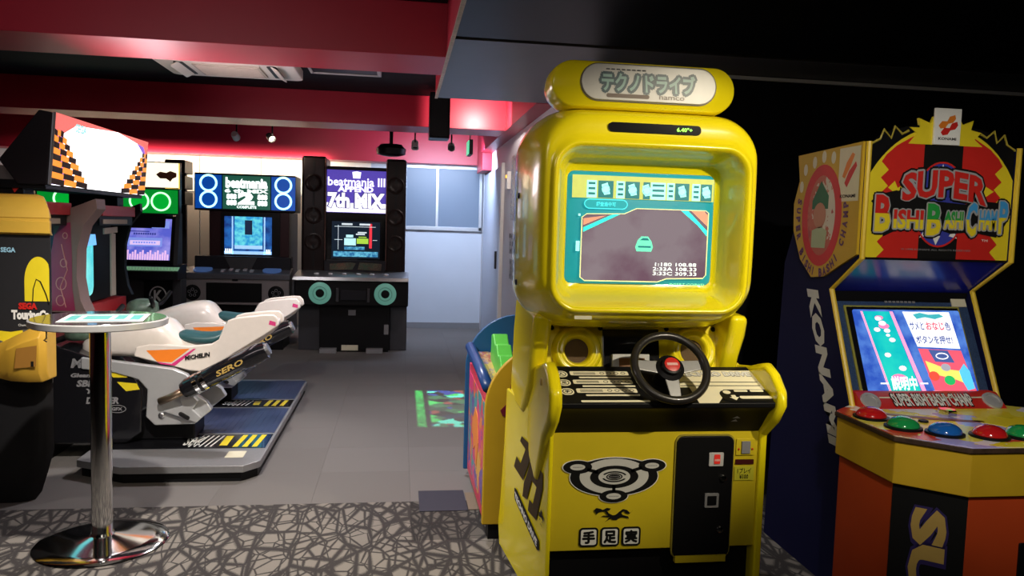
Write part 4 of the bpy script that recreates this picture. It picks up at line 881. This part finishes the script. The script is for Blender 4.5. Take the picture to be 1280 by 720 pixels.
plat = thing('riding_platform', (-1.25,5.4,0), 'low metal riding platform with hazard stripes under the motorbikes', 'platform')
pp = [(-1.72,4.43),(-1.45,4.285),(-.82,4.285),(-.745,4.38),(-.745,6.58),(-.80,6.66),(-1.74,6.66)]
M().ext(tp, pp, .055,.095).build('deck', mat('ribbed steel deck',(.30,.30,.31),.4,.5,.1,50), plat, bevel=.004)
M().ext(tp, [(-1.25+(a+1.25)*.96,5.4+(b-5.4)*.975) for a,b in pp], .0,.055).build('plinth', BLK, plat)
RIB = mat('dark ribbed tread',(.05,.07,.16),.35,.4,.1,50)
M().ext(tp, rect(-1.7,4.96,-.76,5.62), .095,.0975).build('tread_plate', RIB, plat)
M().ext(tp, rect(-1.7,5.92,-.76,6.60), .095,.0975).build('tread_plate', RIB, plat)
g = M()
for k in range(24): g.ext(tp, rect(-1.68+.038*k,5.0,-1.675+.038*k,5.58), .0975,.0995); g.ext(tp, rect(-1.68+.038*k,5.96,-1.675+.038*k,6.56), .0975,.0995)
g.build('tread_ribs', RIB, plat)
for y0,y1 in ((4.62,4.92),(5.66,5.88)):
    M().ext(tp, rect(-1.7,y0,-.76,y1), .095,.0975).build('black_strip', GLOSS, plat)
    g = M(); h = y1-y0
    for k in range(3): xx = -.95+.055*k; g.poly(tp, [(xx,y0+.02),(xx+.03,y0+.02),(xx+.045,y1-.02),(xx+.015,y1-.02)], .0985)
    g.poly(tp, rect(-1.03,y0+.05,-.985,y1-.04), .0985); g.build('hazard_stripes', YINK, plat)
    text('lettering','SBK', top(0,0,.0975), (-1.24,y0+.06,-1.14,y1-.06), WHITE, plat, .03,.001)
    g = M()
    for k in range(5): g.poly(top(0,0,.0985), [(-1.20+.03*k,y0+.03),(-1.19+.03*k,y0+.03),(-1.16+.03*k,y1-.03),(-1.17+.03*k,y1-.03)], .0)
    g.build('white_stripes', WHITE, plat)
flat('sticker', tp, [rect(-.95,4.43,-.85,4.56)], CREAM, plat, .0965)
g = M()
for k in range(12): g.lathe(Fr((-.744,4.5+.18*k,.075),(0,1,0),(0,0,1)),[(.008,0),(.006,.003)],8)
g.build('rim_bolt', STEEL, plat)

WB = mat('white fairing',(.72,.66,.60),.25,coat=.4)
def sect(x, hw, z0, z1, n=16, cy=0, e=.62):
    out = []
    for k in range(n):
        a = 2*PI*k/n; c, s = math.cos(a), math.sin(a)
        out.append((x, cy+hw*math.copysign(abs(c)**e,c), (z0+z1)/2+(z1-z0)/2*math.copysign(abs(s)**e,s)))
    return out
def make_bike(cy, lab):
    T = thing('motorbike_simulator', (-1.35,cy,.0996), lab, 'motorbike', 'ride-on motorbikes')
    S_ = [(-1.86,.07,.60,.68),(-1.80,.12,.585,.72),(-1.68,.15,.59,.765),(-1.55,.165,.585,.81),(-1.43,.165,.57,.832),(-1.36,.16,.555,.82),(-1.31,.14,.545,.745),(-1.27,.115,.54,.70),(-1.2,.10,.53,.675),(-1.12,.10,.52,.68),(-1.05,.11,.53,.70)]
    M().loops([sect(a,b,c,d,16,cy) for a,b,c,d in S_]).build('tank', WB, T, smooth=2, sub=1)
    # tail shell: two side wings and a low rear cowl between them
    wing = [(-1.52,.665),(-1.44,.685),(-1.22,.672),(-1.10,.685),(-1.06,.71),(-1.035,.78),(-1.01,.825),(-.96,.842),(-.80,.862),(-.745,.862),(-.722,.835),(-.715,.795),(-.80,.735),(-.98,.62),(-1.09,.535),(-1.15,.518),(-1.22,.525),(-1.35,.56),(-1.53,.61)]
    for sgn in (-1,1):
        wf_ = Fr((0,cy+sgn*.135,0),(1,0,0),(0,-sgn*.10,1)); M().ext(Fr(wf_.p(0,-.0,0),(1,-sgn*.05,0),(0,-sgn*.08,1)), wing, -.012,.012).build('side_wing', WB, T, bevel=.011)
    M().loops([sect(a,b,c,d,16,cy,.5) for a,b,c,d in ((-1.12,.12,.54,.66),(-1.0,.115,.58,.72),(-.88,.10,.65,.78),(-.76,.08,.74,.83),(-.73,.06,.78,.82))]).build('tail_cowl', WB, T, smooth=2)
    M().loops([sect(a,b,c,d,14,cy,.7) for a,b,c,d in ((-1.34,.06,.68,.72),(-1.30,.10,.68,.755),(-1.2,.11,.66,.728),(-1.08,.105,.66,.735),(-1.03,.08,.70,.77),(-1.01,.04,.72,.76))]).build('seat', mat('teal seat',(.02,.08,.09),.4), T, smooth=2, sub=1)
    fl = Fr((0,cy-.135,0),(1,.05,0),(0,.08,1))
    flat('orange_flash', fl, [[(-1.46,.645),(-1.22,.655),(-1.32,.575),(-1.40,.580)]], mat('orange flash',(.85,.22,.02),.35), T, .0135)
    flat('magenta_flash', fl, [[(-1.40,.578),(-1.32,.566),(-1.20,.655),(-1.185,.655),(-1.30,.555),(-1.38,.566)]], PINKINK, T, .0145)
    text('lettering','MICHELIN', Fr((0,cy-.135,0),(1,.05,.17),(-.17,.08,1)), (-1.13,.785,-.985,.812), INK, T, .05,.041, shear=.2)
    frame = [(-1.80,.61),(-1.52,.575),(-1.30,.545),(-1.22,.51),(-1.19,.46),(-1.20,.41),(-1.11,.35),(-1.08,.30),(-1.18,.215),(-1.40,.208),(-1.45,.26),(-1.44,.42),(-1.49,.48),(-1.62,.52),(-1.80,.54)]
    for dy in (0,.38): M().ext(front(0,cy-.215+dy,0), frame, -.05,.0).build('frame', SILV, T, bevel=.008)
    for px,pz in ((-1.36,.36),(-1.36,.27),(-1.20,.26)): M().lathe(front(px,cy-.216,pz),[(.018,0),(.018,.008),(.01,.012)],12).build('bolt', STEEL, T)
    M().ext(front(0,cy-.216,0), [(-1.35,.30),(-1.16,.23),(-1.13,.26),(-1.18,.31),(-1.15,.36),(-1.22,.44),(-1.26,.40),(-1.24,.33)], 0,.03).build('foot_plate', SILV, T, bevel=.006)
    M().tube([(-1.25,cy-.24,.285),(-1.19,cy-.31,.275)],.012,8).build('foot_peg', RUB, T)
    M().box((-1.62,cy-.12,.0996),(-1.20,cy+.12,.25)).build('pedestal', BLK, T, bevel=.01)
    ex = thing_tube = M().tube([(-1.22,cy-.285,.43),(-1.19,cy-.285,.448),(-.80,cy-.285,.655),(-.76,cy-.285,.672)],[.046,.058,.058,.050],20).build('exhaust', GLOSS, T, smooth=True)
    for s in (.12,.22): c = Vector((-1.19,cy-.285,.448)).lerp(Vector((-.80,cy-.285,.655)),s); dd = Vector((.39,0,.207)).normalized(); M().tube([c-dd*.012,c+dd*.012],.0605,20).build('clamp_band', CHROME, ex, smooth=True)
    M().tube([(-.77,cy-.285,.667),(-.745,cy-.285,.68)],.036,16).build('exhaust_tip', STEEL, ex)
    M().tube([(-1.36,cy-.25,.36),(-1.3,cy-.27,.385),(-1.2,cy-.285,.44)],.022,12).build('exhaust_pipe', mat('bronze pipe',(.35,.26,.18),.3,.9), ex, smooth=2)
    text('lettering','SERO', Fr((-1.03,cy-.345,.535),(.39,0,.207),(-.207,0,.39)), (.0,-.016,.17,.016), GOLD, ex, .03,.0, shear=.2)
    flat('tail_mark', fl, [[(-.775,.80),(-.735,.79),(-.735,.815),(-.77,.825)]], PINKINK, T, .0135)
    # front block holding the bike, sponsor lettering on its side
    bk = M().ext(front(0,cy-.20,0), [(-1.96,.0996),(-1.56,.0996),(-1.48,.16),(-1.47,.42),(-1.52,.50),(-1.66,.575),(-1.96,.68)], -.4,0).build('front_block', GLOSS, T, bevel=.01)
    sfb = front(0,cy-.20,0)
    for tx,a,b,c,d in (('M',-1.86,.545,-1.79,.60),('Gleam',-1.86,.490,-1.74,.515),('SBK',-1.83,.435,-1.72,.475),('YRC',-1.78,.395,-1.66,.425),('DEXTER',-1.78,.335,-1.60,.375)):
        text('lettering',tx,sfb,(a,b,c,d),GREY,bk,.05,.002, shear=.2)
    M().ring(sfb,-1.61,.305,.05,.024,.004,d0=.002,d1=.003,n=24).build('oval_logo', GREY, bk); text('lettering','GFX',sfb,(-1.64,.295,-1.58,.315),GREY,bk,.05,.002)
    flat('hazard_patch', sfb, [[(-1.68,.55),(-1.57,.525),(-1.55,.49),(-1.63,.49)],[(-1.61,.465),(-1.50,.455),(-1.485,.42),(-1.56,.41)]], YINK, bk, .003)
    M().tube([(-1.72,cy-.24,.86),(-1.74,cy-.12,.80),(-1.78,cy,.76),(-1.74,cy+.12,.80),(-1.72,cy+.24,.86)],.016,10).build('handlebar', BLK, T, smooth=2)
    M().loops([sect(a,b,c,d,14,cy,.6) for a,b,c,d in ((-1.95,.10,.68,.80),(-1.9,.13,.67,.835),(-1.80,.12,.68,.83),(-1.74,.08,.72,.80))]).build('nose_cowl', mat('teal mottled cowl',(.10,.16,.12),.4,0,.7,25), T, smooth=2, sub=1)
    return T
b1 = make_bike(4.93, 'nearer white motorbike simulator with orange flash and black exhaust on the platform')
b2 = dup(b1, (0,1.03,0), 'farther white motorbike simulator behind the first, on the rear of the platform')

# ================================================================== GREEN-RINGED MUSIC MACHINE (M3)
def ring_pair(fr, pts, r, t, m, parent, name='light_ring'):
    for a,b in pts: M().ring(fr,a,b,r,r,t,d0=.0,d1=.008,n=28).build(name, m, parent)
T = thing('keyboard_music_machine', (-2.5,8.5,0), 'music arcade machine with two glowing green rings over a purple screen', 'arcade machine')
M().box((-2.86,8.4,0),(-2.38,8.68,1.46)).build('body', CHAR, T, bevel=.006)
M().box((-2.84,8.45,1.72),(-2.25,8.53,1.99)).build('sign_box', DGREY, T, bevel=.006)
f = front(-2.84,8.448,1.72)
flat('lit_sign', f, [rect(.02,.01,.58,.26)], glow('sign cream',(1.0,.92,.70),1.3), T, .002)
flat('sign_drawing', f, [[(.36,.14),(.40,.17),(.46,.16),(.50,.18),(.56,.16),(.56,.12),(.52,.10),(.50,.07),(.46,.10),(.40,.10)]], mat('brown drawing',(.22,.07,.03),.5), T, .004)
M().tube([f.p(.585,.26,.004),f.p(.585,.0,.004),f.p(.45,.0,.004)],.006,5).build('sign_edge', glow('yellow tube',(1,.7,.1),1), T)
M().box((-2.90,8.42,1.45),(-2.25,8.52,1.72)).build('ring_box', BLK, T, bevel=.008)
f = front(-2.55,8.418,1.585)
flat('ring_field', f, [rect(-.33,-.12,.29,.12)], glow('deep green field',(.0,.22,.02),1), T, .001)
ring_pair(f, [(-.085,0),(.125,0)], .098,.018, glow('white green tube',(.5,1,.55),1.6), T)
flat('ring_disc', f, [ell(-.085,0,.078,.078),ell(.125,0,.078,.078)], glow('green disc',(.0,.38,.03),1), T, .003)
for s in (-.86+.0,): pass
M().ext(L, [(8.42,1.47),(8.5,1.47),(8.5,.9),(8.30,.9)], -2.28,-2.24).build('side_wing', DGREY, T)
zf = Fr((-2.86,8.32,.96),(1,0,0),(0,.12,.5))
M().ext(zf, rect(0,0,.58,.49), -.03,0).build('screen_surround', BLK, T)
f = Fr(zf.p(.08,.03,.001),zf.U,zf.V); sc = M().ext(f, rect(0,0,.46,.43), 0,.003).build('screen', screen_mat('violet picture',(.10,.12,.62),(.30,.28,.80),1.0,7), T)
flat('picture_bar', f, [rect(.05,.14,.38,.23),rect(.27,.33,.44,.41)], glow('violet bar',(.20,.28,.75),1), sc, .005)
flat('picture_bar', f, [rect(.07,.155,.36,.20)], glow('pale violet bar',(.75,.55,.85),1), sc, .006)
flat('picture_keys', f, [rect(.0+.024*k,.0,.018+.024*k,.06+.02*(k%3)) for k in range(19)], glow('lilac keys',(.80,.50,.85),1), sc, .006)
flat('picture_print', f, [rect(.10+.025*k,.170,.118+.025*k,.188) for k in range(9)], MATS['violet bar'], sc, .008)
flat('picture_print', f, [rect(.10+.022*k,.26,.116+.022*k,.28) for k in range(10)], glow('dark violet text',(.03,.04,.25),1), sc, .006)
flat('picture_bar', f, [rect(.02,.29,.25,.30),rect(.02,.37,.25,.38)], MATS['dark violet text'], sc, .006)
kb = M().ext(L, [(8.18,.80),(8.18,.88),(8.34,.95),(8.5,.95),(8.5,.80)], -2.9,-2.2).build('keyboard_shelf', CHAR, T, bevel=.006)
g = M()
for k in range(22): g.box((-2.86+.03*k,8.20,.89),(-2.836+.03*k,8.27,.925))
g.build('keys', mat('green lit keys',(.25,.5,.3),.4,emit=.35), kb)
M().box((-2.9,8.30,0),(-2.2,8.5,.80)).build('lower_panel', DGREY, T, bevel=.006)
M().box((-2.55,8.27,.42),(-2.28,8.30,.78)).build('poster_frame', BLK, T); f = front(-2.415,8.268,.6)
M().ring(f,0,.03,.085,.10,.012,d0=.0,d1=.003,n=28).build('poster_ring', LGREY, T); text('lettering','K', f,(-.04,-.03,.045,.09), LGREY, T,.03,.003); flat('poster_caption', f, [rect(-.09,-.15+.03*k,.09,-.135+.03*k) for k in range(2)], GREY, T, .003)

b3 = dup(T, (-.72,0,0), 'second green-ringed music machine, mostly hidden behind the twin motorbike cabinet'); b3['group'] = 'green-ringed music machines'; T['group'] = 'green-ringed music machines'
# stack of black speaker boxes on the wall right of it
for k,(z,lab) in enumerate(((2.02,'top of three small black wall speaker boxes beside the green-ringed machine'),(1.84,'middle of three small black wall speaker boxes beside the green-ringed machine'),(1.66,'lowest of three small black wall speaker boxes beside the green-ringed machine'))):
    t = thing('speaker_box', (-2.56,9.6,z), lab, 'speaker', 'black boxes beside the lit signs')
    M().box((-2.68,9.45,z-.08),(-2.46,9.8,z+.07)).build('box_body', BLK, t, bevel=.008); M().ext(front(-2.57,9.449,z), rrect(0,0,.16,.10,.01), 0,.006).build('grille', CHAR, t)
t = thing('box_stand', (-2.57,9.65,0), 'dark post carrying the three black speaker boxes', 'stand')
M().box((-2.60,9.81,.02),(-2.54,9.86,2.09)).build('post', DGREY, t); M().box((-2.7,9.55,0),(-2.44,9.95,.02)).build('base_plate', DGREY, t)

# ================================================================== BLUE-RINGED MUSIC MACHINE (M2)
T = thing('dj_music_machine', (-1.76,9.1,0), 'silver and black music machine with blue figure-eight lights beside its sign', 'arcade machine')
M().box((-2.1,9.05,.1),(-1.24,9.8,1.52)).build('tower', mat('dark wine cabinet',(.03,.012,.014),.4), T, bevel=.008)
M().box((-2.25,9.02,1.52),(-1.17,9.5,1.93)).build('sign_box', BLK, T, bevel=.006)
f = front(-2.25,9.018,1.53)
flat('lit_sign', f, [rect(.30,.01,.81,.38)], glow('dark green sign',(.01,.08,.05),1), T, .002)
g = M()
fit_text('beatmania', f, (.33,.24,.78,.36), .06, d=.004, into=g); fit_text('6 th MIX', f, (.32,.19,.79,.235), .05, d=.004, into=g); fit_text('2', f, (.46,.06,.64,.20), .08, d=.004, into=g)
for s in (.34,.67): fit_text('888\n888', f, (s,.05,s+.11,.18), .08, d=.004, into=g)
fit_text('COMPLETE', f, (.45,.02,.66,.05), .04, d=.004, into=g)
g.build('lettering', glow('white tube',(.85,1,.95),1.4), T)
for s,(a,b) in (('l',(.01,.29)),('r',(.82,1.08))):
    flat('ring_field', f, [rect(a,.01,b,.38)], glow('blue field',(.0,.05,.30),1), T, .002)
    cx = (a+b)/2
    ring_pair(f, [(cx,.29),(cx,.11)], .095,.022, glow('cyan tube',(.40,.9,1),2.0), T)
zf = Fr((-1.98,9.045,1.02),(1,0,0),(0,.04,.5))
f = front(-1.935,9.046,1.03); M().ext(f, rect(-.04,-.03,.60,.48), 0,.01).build('screen_surround', BLK, T)
f = front(-1.935,9.034,1.04); sc = M().ext(f, rect(0,0,.51,.42), 0,.003).build('screen', screen_mat('dim blue picture',(.01,.04,.20),(.02,.14,.48),1,10), T)
flat('picture_panel', f, [rect(.11,.06,.41,.42)], screen_mat('bright cyan picture',(.03,.33,.70),(.15,.75,.85),1,22), sc, .005)
flat('picture_panel', f, [rect(.22,.22,.30,.38)], glow('picture black',(.01,.02,.05),1), sc, .007)
flat('picture_panel', f, [rect(.0,.0,.51,.035),rect(.11,.06,.41,.10),rect(.08,.0,.095,.42),rect(.425,.0,.44,.42)], glow('picture blue line',(.35,.60,.95),1), sc, .008)
flat('picture_keys', f, [rect(.01+.02*k,.01,.022+.02*k,.06) for k in range(4)]+[rect(.45+.018*k,.01,.46+.018*k,.06) for k in range(3)], MATS['white tube'], sc, .009)
M().box((-2.22,8.90,.86),(-1.20,9.1,1.02)).build('upper_deck', CHAR, T, bevel=.01)
M().ext(front(-1.72,8.90,.94), [(-.18,.07),(.16,.07),(.10,-.06),(-.12,-.06)], 0,.01).build('deck_insert', DGREY, T)
M().ext(L, [(8.72,.84),(8.98,.90),(8.98,.80),(8.72,.78)], -2.32,-1.18).build('turntable_deck', mat('deck grey',(.12,.12,.14),.3,.4), T, bevel=.006)
kf = Fr((-2.34,8.72,.842),(1,0,0),(0,.26,.06))
for cx in (.22,.95): M().lathe(Fr(kf.p(cx,.13,.0),kf.U,kf.V),[(.10,0),(.10,.012),(.02,.014)],28).build('turntable', mat('blue lit disc',(.05,.10,.25),.3,emit=.5), T, smooth=True)
g = M()
for k in range(5): g.ext(kf, rect(.42+.075*k,.06+.05*(k%2),.46+.075*k,.14+.05*(k%2)), 0,.01)
g.build('key_button', mat('pale key',(.45,.45,.5),.4), T)
M().box((-2.33,8.74,.50),(-1.19,9.02,.80)).build('front_panel', mat('warm silver board',(.24,.215,.22),.4,.3), T, bevel=.008)
M().box((-2.25,8.80,0),(-1.26,9.3,.50)).build('base', BLK, T, bevel=.006)
f = front(-1.76,8.739,.66); M().ext(f, rect(-.30,-.13,.28,.08), 0,.006).build('speaker_mesh', BLK, T, bevel=.003); M().ext(f, rrect(.0,.115,.06,.03,.006), 0,.006).build('emblem', BLK, T)
for cx in (-.44,.43):
    M().lathe(Fr(f.p(cx,-.03,0)),[(.085,0),(.085,.006),(.07,.008),(.065,.002),(.0,.002)],24,False).build('speaker_grille', BLK, T, smooth=True)
    g = M()
    for k in range(5): a = PI/2+k*2*PI/5; g.ring(Fr(f.p(cx,-.03,0)),.035*math.cos(a),.035*math.sin(a),.016,.016,.004,d0=.003,d1=.008,n=10)
    g.build('speaker_detail', GREY, T)

# ================================================================== DARK TWIN-TOWER MUSIC MACHINE (M1)
T = thing('twin_tower_music_machine', (-.53,9.1,0), 'tall dark music machine with two speaker towers and green rings on its front', 'arcade machine')
TW = mat('dark brown tower',(.010,.005,.005),.3)
for a,b in ((-1.10,-.83),(-.17,.06)):
    tw = M().box((a,9.0,.0),(b,9.5,2.16)).build('speaker_tower', TW, T, bevel=.03)
    f = front((a+b)/2,8.999,0)
    for z in (1.86,1.5,1.2):
        M().lathe(Fr(f.p(0,z,0)),[(.10,0),(.10,.008),(.085,.012),(.075,.004),(.03,.002),(.0,.01)],24,False).build('speaker_cone', mat('cone brown',(.014,.008,.007),.35), tw, smooth=True)
    M().ext(f, rect(-.012,.85,.012,2.1), 0,.004).build('tower_strip', BLK, tw)
    M().tube([(b-.01 if a<-1 else a+.01,8.995,.9),(b-.01 if a<-1 else a+.01,8.995,2.14)],.005,6).build('edge_trim', mat('copper edge',(.18,.09,.07),.35,.5), tw)
M().box((-.83,9.08,.9),(-.17,9.6,2.06)).build('body', BLK, T)
f = front(-.83,9.07,1.54)
sg = M().ext(f, rect(0,0,.66,.48), 0,.01).build('lit_sign', glow('violet sign',(.07,.045,.36),1), T)
flat('sign_band', f, [rect(.0,.005,.66,.11)], glow('sign white',(.9,.9,1),1.2), sg, .012)
text('lettering', 'beatmania III', f, (.01,.30,.65,.40), glow('lilac white',(.85,.82,1),1.2), sg,.025,.013)
text('lettering','APPEND', f, (.12,.235,.52,.30), MATS['lilac white'], sg,.05,.013)
text('lettering', '7th MIX', f, (.0,.04,.66,.235), glow('sign indigo',(.05,.04,.22),1), sg,.10,.0132)
text('lettering', '7th MIX', f, (.01,.05,.65,.225), MATS['sign white'], sg,.05,.0138)
flat('sign_crest', f, [[(.29,.39),(.37,.39),(.38,.46),(.33,.47),(.28,.46)]], MATS['sign white'], sg, .013)
M().ext(f, rect(.0,-.56,.66,-.02), 0,.006).build('screen_surround', GLOSS, T)
f = front(-.80,9.06,1.0); SWz,SHz=.60,.48
sc = M().ext(f, rect(0.03,.02,SWz-.03,SHz-.04), 0,.004).build('screen', glow('near black picture',(.004,.01,.02),1), T)
flat('picture_bar', f, [rect(.45,.14,.48,.42)], glow('picture crimson',(.75,.03,.05),1), sc, .006)
flat('picture_bar', f, [rect(.17,.17,.30,.25),rect(.19,.26,.27,.29)], glow('picture ice',(.45,.80,.85),1), sc, .006)
flat('picture_bar', f, [rect(.31,.19,.44,.25),rect(.33,.26,.42,.27)], glow('picture lime',(.35,.60,.05),1), sc, .006)
flat('picture_bar', f, [rect(.05,.04,.55,.10),rect(.17,.12,.40,.155)], screen_mat('picture skyline',(.02,.15,.35),(.15,.55,.75),1,30), sc, .006)
flat('picture_bar', f, [rect(.06,.38,.52,.385),rect(.06,.23,.15,.235),rect(.49,.23,.54,.235),rect(.10,.12,.105,.4),rect(.14,.40,.26,.42),rect(.34,.40,.46,.42),rect(.32,.31,.42,.325),rect(.30,.29,.40,.305)], glow('picture white line',(.6,.7,.75),1), sc, .007)
M().box((-.84,8.95,.86),(-.16,9.1,1.0)).build('lower_board', CHAR, T)
flat('board_print', front(-.83,8.949,.87), [[(.05,.02),(.30,.03),(.34,.10),(.28,.11),(.05,.09)],[(.36,.03),(.62,.02),(.63,.1),(.38,.11)]], art_mat('murky board print',[(.05,.03,.02),(.10,.09,.05),(.03,.07,.04),(.12,.05,.03)],18), T, .002)
M().ext(L, [(8.52,.80),(8.54,.84),(9.0,.88),(9.0,.80)], -1.13,.10).build('control_shelf', STEEL, T, bevel=.004)
M().box((-1.12,8.56,.52),(.10,9.0,.80)).build('control_box', BLK, T, bevel=.02)
f = front(-.53,8.559,.66)
for cx in (-.315,.38):
    M().lathe(Fr(f.p(cx,0,0)),[(.12,0),(.12,.012),(.105,.02),(.05,.02),(.045,.012)],32,False).build('ring_light', mat('mint ring',(.12,.34,.27),.4,emit=.4), T, smooth=True)
    M().lathe(Fr(f.p(cx,0,0)),[(.045,.004),(.035,.014),(.0,.016)],24,False).build('ring_core', BLK, T, smooth=True)
    M().ring(Fr(f.p(cx,0,0)),0,0,.075,.075,.005,d0=.019,d1=.022,n=28).build('ring_line', mat('dark mint',(.05,.18,.14),.4), T)
M().ext(f, rect(-.10,-.07,.18,.04), 0,.02).build('slot_panel', CHAR, T, bevel=.004)
g = M()
for u in (-.13,.20): g.ext(f, rect(u-.015,-.09,u+.015,.06), 0,.03)
g.build('slot_bracket', DGREY, T, bevel=.003)
g = M()
for k in range(6): g.lathe(Fr((-.9+.15*k,8.72,.858),(1,0,0),(0,1,.08)),[(.03,0),(.025,.012)],14)
g.build('shelf_button', LGREY, T)
M().box((-.86,8.68,.02),(-.10,9.05,.52)).build('pedestal', BLK, T, bevel=.004)
M().box((-1.1,8.82,.0),(-.86,9.0,.52)).build('pedestal_wing', mat('dark steel wing',(.06,.06,.07),.4,.4), T, bevel=.006)
M().box((-.10,8.82,.0),(.09,9.0,.52)).build('pedestal_wing', MATS['dark steel wing'], T, bevel=.006)
M().box((-.85,8.70,0),(-.11,9.0,.02)).build('foot', RUB, T)
f = front(-.53,8.679,0); M().ext(f, rect(-.02,.41,.06,.47), 0,.006).ext(f, rect(.37,.20,.42,.31), 0,.006).build('front_plate', GREY, T, bevel=.002)
M().ext(f, rect(-.09,.02,.09,.08), 0,.004).build('label_plate', CREAM, T)
for x in (-.75,-.25): M().box((x-.1,8.58,.0),(x+.08,8.68,.05)).build('foot_pad', GREY, T, bevel=.004)

# picture thrown on the floor by the hanging projector
def projection(loc, x0, x1, y0, y1, power):
    l = bpy.data.lights.new('projector_lamp','POINT'); l.energy = power; l.shadow_soft_size = .01; l.use_nodes = True; nt = l.node_tree; N = nt.nodes.new; K = nt.links.new
    em = next(n for n in nt.nodes if n.type == 'EMISSION'); tc = N('ShaderNodeTexCoord'); sx = N('ShaderNodeSeparateXYZ'); K(tc.outputs['Normal'], sx.inputs[0])
    def math_(op, a, b=None, c=None):
        n = N('ShaderNodeMath'); n.operation = op
        for i, v in enumerate((a,b,c)):
            if v is None: continue
            if isinstance(v,(int,float)): n.inputs[i].default_value = v
            else: K(v, n.inputs[i])
        return n.outputs[0]
    u = math_('MULTIPLY_ADD', math_('DIVIDE', sx.outputs[0], sx.outputs[2]), -loc[2], loc[0]); v = math_('MULTIPLY_ADD', math_('DIVIDE', sx.outputs[1], sx.outputs[2]), -loc[2], loc[1])
    def inside(t, a, b): return math_('MULTIPLY', math_('GREATER_THAN', t, a), math_('LESS_THAN', t, b))
    m1 = math_('MULTIPLY', inside(u,x0,x1), inside(v,y0,y1))
    cx = N('ShaderNodeCombineXYZ'); K(u, cx.inputs[0]); K(v, cx.inputs[1])
    vo = N('ShaderNodeTexVoronoi'); vo.inputs['Scale'].default_value = 9; vo.distance = 'MANHATTAN'; K(cx.outputs[0], vo.inputs['Vector'])
    nz = N('ShaderNodeTexNoise'); nz.inputs['Scale'].default_value = 5; K(cx.outputs[0], nz.inputs['Vector'])
    cr = N('ShaderNodeValToRGB'); cr.color_ramp.interpolation = 'CONSTANT'; e = cr.color_ramp.elements
    cols = [(0,0,0),(.02,.06,.03),(.05,.6,.12),(0,.02,.05),(.25,.06,.04),(.1,.8,.6),(.02,.05,.3),(.03,.15,.06)]
    while len(e) < len(cols): e.new(.5)
    for i,c in enumerate(cols): e[i].position = i/len(cols); e[i].color = (*c,1)
    sp = N('ShaderNodeSeparateColor'); K(vo.outputs['Color'], sp.inputs[0]); K(sp.outputs[0], cr.inputs[0])
    bk = N('ShaderNodeTexBrick'); bk.inputs['Scale'].default_value = 14; bk.inputs['Color1'].default_value = (.05,.9,.15,1); bk.inputs['Color2'].default_value = (0,.2,.03,1); bk.inputs['Mortar'].default_value = (0,0,0,1); bk.inputs['Mortar Size'].default_value = .03; K(cx.outputs[0], bk.inputs['Vector'])
    mx = N('ShaderNodeMix'); mx.data_type = 'RGBA'; K(inside(u,x0,x0+.06), mx.inputs[0]); K(cr.outputs[0], mx.inputs[6]); K(bk.outputs['Color'], mx.inputs[7])
    gap = math_('SUBTRACT', 1.0, inside(u,x0+.06,x0+.10)); K(mx.outputs[2], em.inputs['Color']); K(math_('MULTIPLY', m1, gap), em.inputs['Strength'])
    o = bpy.data.objects.new('projector_lamp', l); C.objects.link(o); o.location = loc
projection((-.12,9.0,2.18), .15, .56, 5.43, 6.66, 4500)
